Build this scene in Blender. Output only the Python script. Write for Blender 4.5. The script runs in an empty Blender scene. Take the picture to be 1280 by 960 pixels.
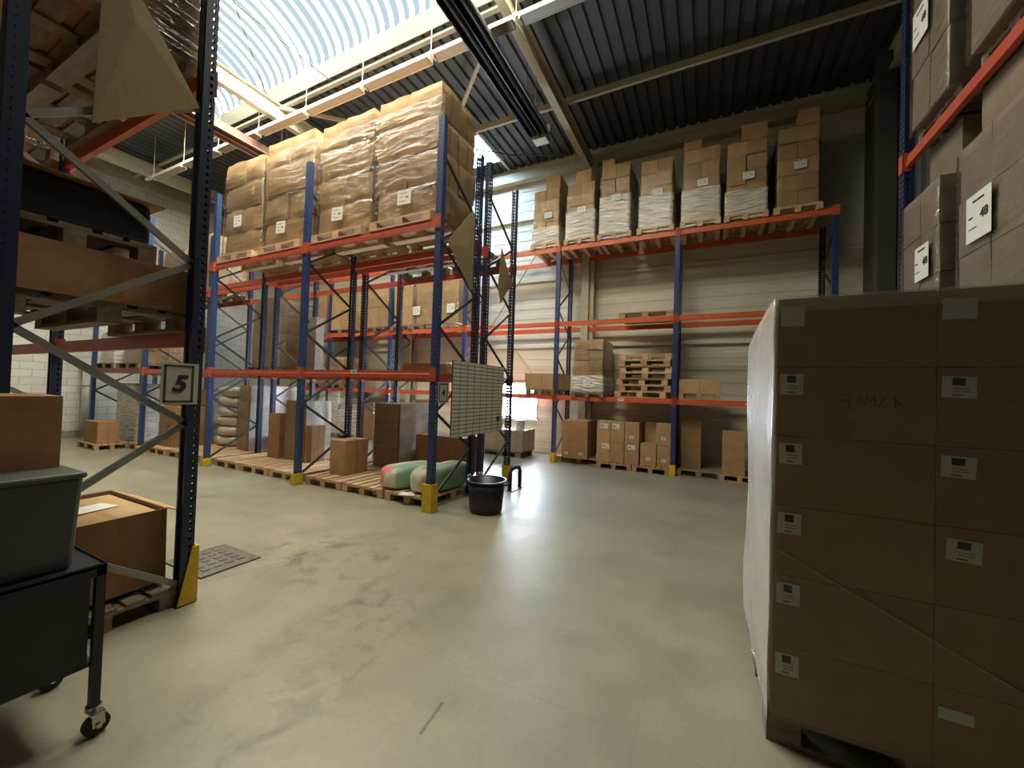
import bpy, math, random
from mathutils import Vector, Matrix, noise
random.seed(7)
SC = bpy.context.scene
COL = SC.collection
PI = math.pi

# ------------------------------------------------------------------ materials
def nodes(name):
    m = bpy.data.materials.new(name); m.use_nodes = True
    nt = m.node_tree; nt.nodes.clear()
    return m, nt
def N(nt, t, **kw):
    n = nt.nodes.new(t)
    for k, v in kw.items():
        if k == 'i':
            for a, b in v.items(): n.inputs[a].default_value = b
        else: setattr(n, k, v)
    return n
def L(nt, a, b): nt.links.new(a, b)
def c4(c): return (c[0], c[1], c[2], 1)

def mat(name, col, rough=0.6, metal=0.0, var=0.12, scale=6.0, bump=0.0, bscale=60.0, rnd=0.0, stretch=(1,1,1), spec=0.5, coat=0.0):
    """plain surface: base colour broken up by noise, optional bump, optional value change from object to object"""
    m, nt = nodes(name)
    out = N(nt, 'ShaderNodeOutputMaterial'); b = N(nt, 'ShaderNodeBsdfPrincipled')
    b.inputs['Roughness'].default_value = rough; b.inputs['Metallic'].default_value = metal
    b.inputs['Specular IOR Level'].default_value = spec; b.inputs['Coat Weight'].default_value = coat
    L(nt, b.outputs[0], out.inputs[0])
    tc = N(nt, 'ShaderNodeTexCoord'); mp = N(nt, 'ShaderNodeMapping'); mp.inputs['Scale'].default_value = stretch
    L(nt, tc.outputs['Object'], mp.inputs[0])
    nz = N(nt, 'ShaderNodeTexNoise', i={'Scale': scale, 'Detail': 4.0}); L(nt, mp.outputs[0], nz.inputs['Vector'])
    mr = N(nt, 'ShaderNodeMapRange', i={1: 0.3, 2: 0.7, 3: 1 - var, 4: 1 + var}); L(nt, nz.outputs[0], mr.inputs[0])
    val = mr.outputs[0]
    if rnd:
        oi = N(nt, 'ShaderNodeObjectInfo'); m2 = N(nt, 'ShaderNodeMapRange', i={3: 1 - rnd, 4: 1 + rnd})
        L(nt, oi.outputs['Random'], m2.inputs[0])
        mu = N(nt, 'ShaderNodeMath', operation='MULTIPLY'); L(nt, val, mu.inputs[0]); L(nt, m2.outputs[0], mu.inputs[1]); val = mu.outputs[0]
    vm = N(nt, 'ShaderNodeVectorMath', operation='SCALE'); vm.inputs[0].default_value = col; L(nt, val, vm.inputs['Scale'])
    L(nt, vm.outputs[0], b.inputs['Base Color'])
    if bump:
        nb = N(nt, 'ShaderNodeTexNoise', i={'Scale': bscale, 'Detail': 3.0}); L(nt, mp.outputs[0], nb.inputs['Vector'])
        bp = N(nt, 'ShaderNodeBump', i={'Strength': bump, 'Distance': 0.01}); L(nt, nb.outputs[0], bp.inputs['Height']); L(nt, bp.outputs[0], b.inputs['Normal'])
    return m

def emis(name, col, s):
    m, nt = nodes(name); out = N(nt, 'ShaderNodeOutputMaterial')
    e = N(nt, 'ShaderNodeEmission', i={'Color': c4(col), 'Strength': s}); L(nt, e.outputs[0], out.inputs[0])
    return m

VAULT, SMALL, WINDOW = 44.0, 60.0, 80.0

def m_skylight():
    """translucent corrugated sheet: opal ribs glow, the clearer ribs show pale blue sky"""
    m, nt = nodes('skylight_sheet'); out = N(nt, 'ShaderNodeOutputMaterial')
    tc = N(nt, 'ShaderNodeTexCoord'); sp = N(nt, 'ShaderNodeSeparateXYZ'); L(nt, tc.outputs['Object'], sp.inputs[0])
    w = N(nt, 'ShaderNodeMath', operation='MULTIPLY', i={1: 2 * PI / 0.25}); L(nt, sp.outputs[0], w.inputs[0])
    s = N(nt, 'ShaderNodeMath', operation='SINE'); L(nt, w.outputs[0], s.inputs[0])
    nz = N(nt, 'ShaderNodeTexNoise', i={'Scale': 1.5, 'Detail': 3.0}); nz.noise_dimensions = '1D'; L(nt, sp.outputs[0], nz.inputs['W'])
    a = N(nt, 'ShaderNodeMath', operation='MULTIPLY_ADD', i={1: 0.30, 2: -0.02}); L(nt, s.outputs[0], a.inputs[0])
    b = N(nt, 'ShaderNodeMath', operation='ADD'); L(nt, a.outputs[0], b.inputs[0]); L(nt, nz.outputs[0], b.inputs[1])
    cr = N(nt, 'ShaderNodeValToRGB'); L(nt, b.outputs[0], cr.inputs[0])
    cr.color_ramp.elements[0].position = 0.22; cr.color_ramp.elements[0].color = (0.0120, 0.0160, 0.0182, 1)
    e = cr.color_ramp.elements.new(0.46); e.color = (0.0165, 0.0190, 0.0182, 1)
    cr.color_ramp.elements[-1].position = 0.60; cr.color_ramp.elements[-1].color = (1.0, 0.93, 0.76, 1)
    em = N(nt, 'ShaderNodeEmission', i={'Strength': VAULT}); L(nt, cr.outputs[0], em.inputs[0]); L(nt, em.outputs[0], out.inputs[0])
    return m

def m_film(name, base, white, rough=0.16, bump=0.5, st=(2.2, 2.2, 22)):
    """clear stretch film: mostly see-through, milky where layers build up, shining at a slant and on its wrinkles"""
    m, nt = nodes(name); out = N(nt, 'ShaderNodeOutputMaterial')
    tc = N(nt, 'ShaderNodeTexCoord'); mp = N(nt, 'ShaderNodeMapping'); mp.inputs['Scale'].default_value = st
    L(nt, tc.outputs['Object'], mp.inputs[0])
    nz = N(nt, 'ShaderNodeTexNoise', i={'Scale': 1.6, 'Detail': 3.0, 'Distortion': 0.35}); L(nt, mp.outputs[0], nz.inputs['Vector'])
    bp = N(nt, 'ShaderNodeBump', i={'Strength': bump, 'Distance': 0.03}); L(nt, nz.outputs[0], bp.inputs['Height'])
    tr = N(nt, 'ShaderNodeBsdfTransparent', i={'Color': (0.98, 0.98, 0.97, 1)})
    df = N(nt, 'ShaderNodeBsdfDiffuse', i={'Color': (0.86, 0.83, 0.74, 1)}); L(nt, bp.outputs[0], df.inputs['Normal'])
    gl = N(nt, 'ShaderNodeBsdfGlossy', i={'Color': (1, 1, 1, 1), 'Roughness': rough}); L(nt, bp.outputs[0], gl.inputs['Normal'])
    mr = N(nt, 'ShaderNodeMapRange', i={1: 0.35, 2: 0.7, 3: white * 0.7, 4: min(1, white * 1.35)}); L(nt, nz.outputs[0], mr.inputs[0])
    m1 = N(nt, 'ShaderNodeMixShader'); L(nt, mr.outputs[0], m1.inputs[0]); L(nt, tr.outputs[0], m1.inputs[1]); L(nt, df.outputs[0], m1.inputs[2])
    fr = N(nt, 'ShaderNodeFresnel', i={'IOR': 1.30})
    ad = N(nt, 'ShaderNodeMath', operation='ADD', i={1: base}); L(nt, fr.outputs[0], ad.inputs[0])
    mn = N(nt, 'ShaderNodeMath', operation='MINIMUM', i={1: 0.5}); L(nt, ad.outputs[0], mn.inputs[0]); ad = mn
    m2 = N(nt, 'ShaderNodeMixShader'); L(nt, ad.outputs[0], m2.inputs[0]); L(nt, m1.outputs[0], m2.inputs[1]); L(nt, gl.outputs[0], m2.inputs[2])
    L(nt, m2.outputs[0], out.inputs[0])
    return m

def m_carton(name, col, rnd=0.14):
    """kraft board: fibre noise, faint flutes, a strip of packing tape along the lid and down the ends"""
    m, nt = nodes(name); out = N(nt, 'ShaderNodeOutputMaterial'); b = N(nt, 'ShaderNodeBsdfPrincipled', i={'Roughness': 0.72})
    b.inputs['Specular IOR Level'].default_value = 0.3
    L(nt, b.outputs[0], out.inputs[0])
    tc = N(nt, 'ShaderNodeTexCoord'); nz = N(nt, 'ShaderNodeTexNoise', i={'Scale': 5.0, 'Detail': 5.0}); L(nt, tc.outputs['Object'], nz.inputs['Vector'])
    mr = N(nt, 'ShaderNodeMapRange', i={1: 0.3, 2: 0.7, 3: 0.88, 4: 1.10}); L(nt, nz.outputs[0], mr.inputs[0])
    oi = N(nt, 'ShaderNodeObjectInfo'); m2 = N(nt, 'ShaderNodeMapRange', i={3: 1 - rnd, 4: 1 + rnd}); L(nt, oi.outputs['Random'], m2.inputs[0])
    mu = N(nt, 'ShaderNodeMath', operation='MULTIPLY'); L(nt, mr.outputs[0], mu.inputs[0]); L(nt, m2.outputs[0], mu.inputs[1])
    vm = N(nt, 'ShaderNodeVectorMath', operation='SCALE'); vm.inputs[0].default_value = col; L(nt, mu.outputs[0], vm.inputs['Scale'])
    sp = N(nt, 'ShaderNodeSeparateXYZ'); L(nt, tc.outputs['Generated'], sp.inputs[0])
    s1 = N(nt, 'ShaderNodeMath', operation='SUBTRACT', i={1: 0.5}); L(nt, sp.outputs[1], s1.inputs[0])
    s2 = N(nt, 'ShaderNodeMath', operation='ABSOLUTE'); L(nt, s1.outputs[0], s2.inputs[0])
    s3 = N(nt, 'ShaderNodeMath', operation='LESS_THAN', i={1: 0.055}); L(nt, s2.outputs[0], s3.inputs[0])
    mx = N(nt, 'ShaderNodeMix', data_type='RGBA'); L(nt, s3.outputs[0], mx.inputs[0]); L(nt, vm.outputs[0], mx.inputs[6])
    mx.inputs[7].default_value = (col[0] * 0.86, col[1] * 0.82, col[2] * 0.72, 1)
    L(nt, mx.outputs[2], b.inputs['Base Color'])
    bp = N(nt, 'ShaderNodeBump', i={'Strength': 0.25, 'Distance': 0.02}); L(nt, nz.outputs[0], bp.inputs['Height']); L(nt, bp.outputs[0], b.inputs['Normal'])
    return m

def m_floor():
    m, nt = nodes('concrete_floor'); out = N(nt, 'ShaderNodeOutputMaterial'); b = N(nt, 'ShaderNodeBsdfPrincipled'); L(nt, b.outputs[0], out.inputs[0])
    tc = N(nt, 'ShaderNodeTexCoord'); P = tc.outputs['Object']
    def noise_(scale, det, lo, hi, a, z, dist=0.0):
        n = N(nt, 'ShaderNodeTexNoise', i={'Scale': scale, 'Detail': det, 'Distortion': dist}); L(nt, P, n.inputs['Vector'])
        r = N(nt, 'ShaderNodeMapRange', i={1: lo, 2: hi, 3: a, 4: z}); L(nt, n.outputs[0], r.inputs[0]); return r.outputs[0], n.outputs[0]
    def mth(op, x, y):
        n = N(nt, 'ShaderNodeMath', operation=op)
        for i, q in enumerate((x, y)):
            if isinstance(q, (int, float)): n.inputs[i].default_value = q
            else: L(nt, q, n.inputs[i])
        return n.outputs[0]
    big, _ = noise_(0.55, 5, 0.15, 0.85, 0.66, 1.32)
    mid, midraw = noise_(3.0, 7, 0.1, 0.9, 0.80, 1.18, 0.0)
    fine, _ = noise_(28, 3, 0.0, 1.0, 0.88, 1.12)
    v = mth('MULTIPLY', mth('MULTIPLY', big, mid), fine)
    # worn dark stains in the aisle (marks with a shape of their own)
    for (x, y, r) in ((-3.15, 2.85, 1.0), (-2.1, 1.35, 0.75), (-3.9, 2.7, 0.8), (-2.3, 2.2, 0.7)):
        d = N(nt, 'ShaderNodeVectorMath', operation='DISTANCE'); L(nt, P, d.inputs[0]); d.inputs[1].default_value = (x, y, 0)
        k = N(nt, 'ShaderNodeMapRange', i={1: r, 2: r * 0.25, 3: 0.0, 4: 1.0}); L(nt, d.outputs['Value'], k.inputs[0])
        n = N(nt, 'ShaderNodeTexNoise', i={'Scale': 4.5, 'Detail': 6.0, 'Distortion': 0.8}); L(nt, P, n.inputs['Vector'])
        t = N(nt, 'ShaderNodeMapRange', i={1: 0.50, 2: 0.74, 3: 0.0, 4: 0.48}); L(nt, n.outputs[0], t.inputs[0])
        v = mth('MULTIPLY', v, mth('SUBTRACT', 1.0, mth('MULTIPLY', k.outputs[0], t.outputs[0])))
    # saw cuts and a rubber scuff: darken near line segments
    sp = N(nt, 'ShaderNodeSeparateXYZ'); L(nt, P, sp.inputs[0])
    def seg(x0, y0, x1, y1, wdt, depth):
        dx, dy = x1 - x0, y1 - y0; ln = math.hypot(dx, dy); dx /= ln; dy /= ln
        px = mth('SUBTRACT', sp.outputs[0], x0); py = mth('SUBTRACT', sp.outputs[1], y0)
        t = mth('ADD', mth('MULTIPLY', px, dx), mth('MULTIPLY', py, dy))
        q = mth('ABSOLUTE', mth('SUBTRACT', mth('MULTIPLY', px, dy), mth('MULTIPLY', py, dx)), 0)
        a = mth('LESS_THAN', q, wdt); c = mth('LESS_THAN', mth('ABSOLUTE', mth('SUBTRACT', t, ln / 2), 0), ln / 2)
        return mth('SUBTRACT', 1.0, mth('MULTIPLY', mth('MULTIPLY', a, c), depth))
    for s in ((-4.05, 1.45, -3.25, 3.7, 0.005, 0.40), (-9.0, 2.3, 3.0, 2.05, 0.003, 0.15), (-0.3, -2, -0.3, 10, 0.003, 0.12), (-1.262, 1.62, -1.285, 1.84, 0.010, 0.55)):
        v = mth('MULTIPLY', v, seg(*s))
    vm = N(nt, 'ShaderNodeVectorMath', operation='SCALE'); vm.inputs[0].default_value = (0.225, 0.208, 0.148); L(nt, v, vm.inputs['Scale'])
    L(nt, vm.outputs[0], b.inputs['Base Color'])
    rr = N(nt, 'ShaderNodeMapRange', i={1: 0.0, 2: 1.0, 3: 0.33, 4: 0.60}); L(nt, midraw, rr.inputs[0]); L(nt, rr.outputs[0], b.inputs['Roughness'])
    b.inputs['Specular IOR Level'].default_value = 0.75
    bp = N(nt, 'ShaderNodeBump', i={'Strength': 0.22, 'Distance': 0.02}); n9 = N(nt, 'ShaderNodeTexNoise', i={'Scale': 11.0, 'Detail': 4.0}); L(nt, P, n9.inputs['Vector']); L(nt, mth('ADD', midraw, mth('MULTIPLY', n9.outputs[0], 0.35)), bp.inputs['Height']); L(nt, bp.outputs[0], b.inputs['Normal'])
    return m

def m_brick():
    """white painted block wall"""
    m, nt = nodes('painted_block_wall'); out = N(nt, 'ShaderNodeOutputMaterial'); b = N(nt, 'ShaderNodeBsdfPrincipled', i={'Roughness': 0.7}); L(nt, b.outputs[0], out.inputs[0])
    tc = N(nt, 'ShaderNodeTexCoord'); sp = N(nt, 'ShaderNodeSeparateXYZ'); cb = N(nt, 'ShaderNodeCombineXYZ')
    L(nt, tc.outputs['Object'], sp.inputs[0]); L(nt, sp.outputs[1], cb.inputs[0]); L(nt, sp.outputs[2], cb.inputs[1])
    br = N(nt, 'ShaderNodeTexBrick', i={'Color1': (0.66, 0.66, 0.60, 1), 'Color2': (0.60, 0.60, 0.54, 1), 'Mortar': (0.44, 0.44, 0.40, 1), 'Scale': 1.0, 'Mortar Size': 0.010, 'Brick Width': 0.45, 'Row Height': 0.215})
    L(nt, cb.outputs[0], br.inputs['Vector']); L(nt, br.outputs[0], b.inputs['Base Color'])
    bp = N(nt, 'ShaderNodeBump', i={'Strength': 0.4, 'Distance': 0.02}); bp.invert = True; L(nt, br.outputs[1], bp.inputs['Height']); L(nt, bp.outputs[0], b.inputs['Normal'])
    return m

M = dict(
    floor=m_floor(), brick=m_brick(),
    cladding=mat('pale_cladding', (0.64, 0.625, 0.51), 0.5, var=0.05, scale=1.5),
    darkclad=mat('dark_cladding', (0.060, 0.060, 0.055), 0.6, var=0.1, scale=2),
    plaster=mat('grey_plaster', (0.25, 0.24, 0.20), 0.8, var=0.08),
    deck=mat('slate_roof_deck', (0.074, 0.079, 0.082), 0.55, var=0.12, scale=2.0),
    steel=mat('cream_steel', (0.45, 0.42, 0.30), 0.5, var=0.08),
    galv=mat('galvanised', (0.50, 0.49, 0.43), 0.45, metal=0.3, var=0.18, scale=14),
    kerb=mat('darkened_galvanised_kerb', (0.080, 0.077, 0.060), 0.6, var=0.2, scale=14),  # galvanised steel, colour darkened to offset the glare of the vault
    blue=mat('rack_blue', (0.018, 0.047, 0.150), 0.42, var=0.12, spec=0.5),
    shadeblue=mat('rack_blue_shaded', (0.011, 0.020, 0.058), 0.45, var=0.15),  # rack blue with shade put into the colour, for rear and dim posts
    brace=mat('dark_galvanised', (0.05, 0.05, 0.048), 0.5, metal=0.3, var=0.15),
    ebrace=mat('grey_galvanised', (0.27, 0.26, 0.24), 0.5, metal=0.4, var=0.15),
    orange=mat('beam_orange', (0.56, 0.105, 0.036), 0.42, var=0.10),
    red=mat('beam_orange_dimmed', (0.44, 0.075, 0.035), 0.42, var=0.10),  # same beam paint as the orange, deepened to stand in for weaker light
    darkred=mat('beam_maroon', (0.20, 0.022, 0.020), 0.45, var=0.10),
    yellow=mat('guard_yellow', (0.62, 0.43, 0.015), 0.45, var=0.15, scale=12),
    wood=mat('pallet_wood', (0.42, 0.27, 0.145), 0.75, var=0.22, scale=4, stretch=(1, 6, 6), rnd=0.16, bump=0.15),
    newwood=mat('pale_pallet_wood', (0.56, 0.38, 0.215), 0.75, var=0.2, scale=4, stretch=(1, 6, 6), rnd=0.16, bump=0.15),
    oldwood=mat('weathered_pallet_wood', (0.22, 0.165, 0.115), 0.8, var=0.25, scale=4, stretch=(1, 6, 6), rnd=0.2, bump=0.2),
    carton=m_carton('kraft_carton', (0.43, 0.275, 0.135)), browncarton=m_carton('brown_carton', (0.33, 0.185, 0.085)),
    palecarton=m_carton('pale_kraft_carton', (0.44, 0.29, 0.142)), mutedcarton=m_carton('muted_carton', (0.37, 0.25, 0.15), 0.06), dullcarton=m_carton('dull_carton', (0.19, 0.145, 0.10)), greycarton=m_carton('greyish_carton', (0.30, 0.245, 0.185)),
    sheet=mat('cardboard_sheet', (0.30, 0.225, 0.115), 0.8, var=0.08, scale=20),
    film=m_film('stretch_film', 0.03, 0.025, 0.12, 0.5), milky=m_film('layered_stretch_film', 0.07, 0.66, 0.20, 0.6),
    sidesheen=m_film('sheen_side_film', 0.05, 0.60, 0.3, 0.06, (1.2, 1.2, 2.0)), softhaze=m_film('soft_film_fold', 0.02, 0.14, 0.3, 0.05, (1.5, 1.5, 2.5)), haze=m_film('cloudy_stretch_film', 0.06, 0.42, 0.24, 0.10, (1.5, 1.5, 2.5)), clear=m_film('clear_stretch_film', 0.01, 0.05, 0.25, 0.25),  # side film: its milky white stands in for light at a slant
    black=mat('black_plastic', (0.012, 0.012, 0.012), 0.4, var=0.2), rubber=mat('black_rubber', (0.02, 0.02, 0.02), 0.7),
    blackfilm=mat('black_film', (0.010, 0.010, 0.011), 0.35, var=0.2, bump=0.4, bscale=9),
    white=mat('label_white', (0.70, 0.70, 0.64), 0.6, var=0.03), ink=mat('print_ink', (0.02, 0.02, 0.022), 0.6),
    greyink=mat('faint_ink', (0.22, 0.22, 0.21), 0.6), marker=mat('marker_pen', (0.10, 0.055, 0.03), 0.7),
    signplate=mat('sign_plate', (0.52, 0.52, 0.43), 0.5, var=0.05), green=mat('sign_green', (0.035, 0.065, 0.035), 0.5),
    board=mat('board_white', (0.68, 0.66, 0.57), 0.45, var=0.05), boardgap=mat('board_gap', (0.05, 0.045, 0.04), 0.6),
    bin=mat('grey_bin_plastic', (0.085, 0.095, 0.088), 0.45, var=0.08), darksteel=mat('trolley_steel', (0.016, 0.016, 0.018), 0.4, var=0.2),
    chrome=mat('chrome', (0.6, 0.6, 0.58), 0.2, metal=1.0),
    sack=mat('white_sack', (0.66, 0.63, 0.55), 0.55, var=0.08, bump=0.5, bscale=14), sackgreen=mat('green_woven_sack', (0.27, 0.44, 0.31), 0.55, var=0.15, bump=0.5, bscale=18),
    sackpale=mat('pale_woven_sack', (0.62, 0.58, 0.44), 0.55, var=0.12, bump=0.5, bscale=18), pink=mat('pink_print', (0.72, 0.24, 0.20), 0.55),
    heater=mat('heater_hood', (0.026, 0.026, 0.027), 0.35, metal=0.5, var=0.15), litheater=mat('warm_lit_heater_hood', (0.115, 0.052, 0.036), 0.45, metal=0.2, var=0.2),  # brown of the second hood is warm light put into the colour
    lightedge=mat('heater_bright_edge', (0.66, 0.50, 0.44), 0.4, metal=0.3), lamp=mat('lamp_enamel', (0.66, 0.625, 0.52), 0.4, var=0.03),  # pinkish heater rims carry the same warm light in their colour
    lampface=mat('lamp_diffuser', (0.36, 0.30, 0.235), 0.4, var=0.04),
    iron=mat('cast_iron', (0.12, 0.105, 0.085), 0.6, var=0.3, scale=20), pipe=mat('white_pipe', (0.62, 0.62, 0.58), 0.4),
    bluepaint=mat('blue_footplate', (0.02, 0.10, 0.24), 0.5), skylight=m_skylight(), smallsky=emis('small_rooflight', (0.50, 0.72, 1.0), SMALL),
    winglass=emis('daylit_pane', (0.74, 0.87, 1.0), WINDOW), gasket=mat('window_frame', (0.30, 0.30, 0.30), 0.5),
)

# ------------------------------------------------------------------ mesh building
class MB:
    def __init__(s): s.v, s.f, s.m = [], [], []
    def add(s, vs, fs, m=0):
        o = len(s.v); s.v += [tuple(v) for v in vs]
        for f in fs: s.f.append(tuple(i + o for i in f)); s.m.append(m)
        return s
    def box(s, x0, x1, y0, y1, z0, z1, m=0):
        vs = [(x, y, z) for z in (z0, z1) for y in (y0, y1) for x in (x0, x1)]
        return s.add(vs, [(0, 2, 3, 1), (4, 5, 7, 6), (0, 1, 5, 4), (2, 6, 7, 3), (0, 4, 6, 2), (1, 3, 7, 5)], m)
    def bar(s, p, q, w, h, m=0, up=(0, 0, 1)):
        p, q = Vector(p), Vector(q); d = (q - p).normalized(); u = Vector(up)
        if abs(d.dot(u)) > 0.98: u = Vector((1, 0, 0))
        a = d.cross(u).normalized() * w / 2; b = a.cross(d).normalized() * h / 2
        vs = [c + i * a + j * b for c in (p, q) for j in (-1, 1) for i in (-1, 1)]
        return s.add(vs, [(0, 2, 3, 1), (4, 5, 7, 6), (0, 1, 5, 4), (2, 6, 7, 3), (0, 4, 6, 2), (1, 3, 7, 5)], m)
    def tube(s, pts, r, n=10, m=0, cap=True):
        pts = [Vector(p) for p in pts]; rings = []
        for i, p in enumerate(pts):
            d = (pts[min(i + 1, len(pts) - 1)] - pts[max(i - 1, 0)]).normalized()
            u = Vector((0, 0, 1)) if abs(d.z) < 0.9 else Vector((1, 0, 0))
            a = d.cross(u).normalized(); b = a.cross(d).normalized()
            rr = r[i] if isinstance(r, (list, tuple)) else r
            rings.append([p + rr * (math.cos(2 * PI * k / n) * a + math.sin(2 * PI * k / n) * b) for k in range(n)])
        vs = [v for g in rings for v in g]
        fs = [(i * n + k, i * n + (k + 1) % n, (i + 1) * n + (k + 1) % n, (i + 1) * n + k) for i in range(len(pts) - 1) for k in range(n)]
        if cap: fs += [tuple(range(n))[::-1], tuple((len(pts) - 1) * n + k for k in range(n))]
        return s.add(vs, fs, m)
    def lathe(s, prof, c=(0, 0, 0), n=40, m=0):
        vs = [(c[0] + r * math.cos(2 * PI * k / n), c[1] + r * math.sin(2 * PI * k / n), c[2] + z) for r, z in prof for k in range(n)]
        fs = [(i * n + k, i * n + (k + 1) % n, (i + 1) * n + (k + 1) % n, (i + 1) * n + k) for i in range(len(prof) - 1) for k in range(n)]
        return s.add(vs, fs, m)
    def prism(s, poly, axis, a, b, m=0):
        """closed polygon (u,v) extruded along axis: 'x' -> (y,z), 'y' -> (x,z), 'z' -> (x,y)"""
        n = len(poly)
        def P(u, v, t): return {'x': (t, u, v), 'y': (u, t, v), 'z': (u, v, t)}[axis]
        vs = [P(u, v, a) for u, v in poly] + [P(u, v, b) for u, v in poly]
        fs = [(i, (i + 1) % n, n + (i + 1) % n, n + i) for i in range(n)] + [tuple(range(n))[::-1], tuple(range(n, 2 * n))]
        return s.add(vs, fs, m)
    def mesh(s, name, mats, off=(0, 0, 0), smooth=False):
        me = bpy.data.meshes.new(name)
        me.from_pydata([(x - off[0], y - off[1], z - off[2]) for x, y, z in s.v], [], s.f)
        for k in mats: me.materials.append(M[k])
        me.polygons.foreach_set('material_index', s.m)
        if smooth: me.polygons.foreach_set('use_smooth', [True] * len(s.f))
        me.update(); return me
def mats_(m): return [m] if isinstance(m, str) else list(m)

def tag(o, label, cat, group=None):
    o['label'] = label; o['category'] = cat
    if group: o['group'] = group
    return o
def place(name, me, loc=(0, 0, 0), rz=0.0, parent=None):
    o = bpy.data.objects.new(name, me); COL.objects.link(o); o.location = loc; o.rotation_euler = (0, 0, rz)
    if parent is not None: o.parent = parent
    return o
def thing(name, label, cat, loc=(0, 0, 0), rz=0.0, group=None):
    return tag(place(name, None, loc, rz), label, cat, group)
def part(parent, name, mb, m, local=True, smooth=False, bev=0.0):
    off = (0, 0, 0) if local else tuple(parent.location)
    o = place(name, mb.mesh(name, mats_(m), off, smooth), parent=parent)
    if bev: bevel(o, bev)
    return o
def bevel(o, w, seg=2):
    b = o.modifiers.new('bevel', 'BEVEL'); b.width = w; b.segments = seg; b.limit_method = 'ANGLE'; b.angle_limit = 0.7
def single(name, mb, m, label, cat, loc, group=None, smooth=False, bev=0.0, rz=0.0):
    o = place(name, mb.mesh(name, mats_(m), (0, 0, 0), smooth), loc, rz)
    if bev: bevel(o, bev)
    return tag(o, label, cat, group)
def struct(name, mb, m, parent=None, smooth=False):
    o = place(name, mb.mesh(name, mats_(m), (0, 0, 0), smooth), parent=parent)
    if parent is None: o['kind'] = 'structure'
    return o
def dup(root, loc, label, rz=None, group=None):
    r = root.copy(); COL.objects.link(r); r.location = loc; r['label'] = label
    if rz is not None: r.rotation_euler = (0, 0, rz)
    if group: r['group'] = group
    for ch in list(root.children):
        c = ch.copy(); COL.objects.link(c); c.parent = r
        for g in list(ch.children):
            d = g.copy(); COL.objects.link(d); d.parent = c
    return r
def text(body, size, loc, rot, m, parent, name='lettering', bold=0.0, shear=0.0, ext=0.001):
    cu = bpy.data.curves.new(name, 'FONT'); cu.body = body; cu.size = size; cu.align_x = 'CENTER'; cu.align_y = 'CENTER'
    cu.extrude = ext; cu.offset = bold; cu.shear = shear; cu.materials.append(M[m])
    tmp = bpy.data.objects.new(name, cu); COL.objects.link(tmp)
    me = bpy.data.meshes.new_from_object(tmp.evaluated_get(bpy.context.evaluated_depsgraph_get())); me.name = name
    bpy.data.objects.remove(tmp); bpy.data.curves.remove(cu)
    o = bpy.data.objects.new(name, me); COL.objects.link(o); o.location = loc; o.rotation_euler = rot; o.parent = parent
    return o

# ------------------------------------------------------------------ building shell
XL, XR, YB, YF, ZD = -16.8, 3.0, 10.7, -5.0, 8.6
struct('floor', MB().box(XL - .3, XR + .3, YF - .3, YB + .3, -0.2, 0), 'floor')
WX0, WX1, WZ0, WZ1 = -7.20, -4.46, 0.95, 2.05
mb = MB(); z = 0.0
while z < 9.0:                                            # ribbed sheets laid level on the back wall
    segs = [(XL, WX0), (WX1, XR)] if WZ0 - 0.01 < z + 0.15 < WZ1 else [(XL, XR)]
    for a, b in segs:
        for (za, zb, ya, yb) in ((0, .012, .010, 0), (.012, .148, 0, 0), (.148, .16, 0, .010), (.16, .30, .010, .010)):
            mb.add([(a, YB + ya, z + za), (b, YB + ya, z + za), (b, YB + yb, z + zb), (a, YB + yb, z + zb)], [(0, 1, 2, 3)])
    z += 0.30
mb.box(XL, WX0, YB + .04, YB + .2, 0, 9.2); mb.box(WX1, XR, YB + .04, YB + .2, 0, 9.2); mb.box(WX0, WX1, YB + .04, YB + .2, 0, WZ0); mb.box(WX0, WX1, YB + .04, YB + .2, WZ1, 9.2)
struct('wall_back', mb, 'cladding')
struct('wall_left', MB().box(XL - .2, XL, YF, YB, 0, 9.2), 'brick')
mb = MB(); y = YF
while y < YB:                                             # upright ribs on the dark right wall
    mb.prism([(XR, y), (XR - .035, y + .03), (XR - .035, y + .13), (XR, y + .16)], 'z', 0, 9.2); y += 0.30
mb.box(XR, XR + .2, YF, YB, 0, 9.2)
struct('wall_right', mb, 'darkclad')
struct('wall_front', MB().box(XL, XR, YF - .2, YF, 0, 9.2), 'plaster')
struct('baseboard_left', MB().box(XL, XL + .03, YF, YB, 0, 0.18), 'plaster')
# roof deck: trapezoidal sheet, ribs running front to back, open where the rooflights sit
SK = (-11.80, -1.05, 2.60, 5.65); S2 = (-7.80, -5.55, 8.80, 10.05)
mb = MB(); x = XL
while x < XR:
    xm = x + .125; ys = [(YF, YB)]
    if SK[0] < xm < SK[1]: ys = [(YF, SK[2]), (SK[3], YB)]
    if S2[0] < xm < S2[1]: ys = [(a, b) for a, b in ((YF, SK[2] if SK[0] < xm < SK[1] else S2[2]), (SK[3], S2[2]), (S2[3], YB))]
    for a, b in ys:
        for xa, xb, za, zb in ((0, .165, 0, 0), (.165, .185, 0, .06), (.185, .23, .06, .06), (.23, .25, .06, 0)):
            e_ = .15 if b == YB else 0; mb.add([(x + xa, a, ZD + za), (x + xb, a, ZD + zb), (x + xb, b + e_, ZD + zb), (x + xa, b + e_, ZD + za)], [(0, 3, 2, 1)])
    x += 0.25
struct('ceiling', mb, 'deck')
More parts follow.
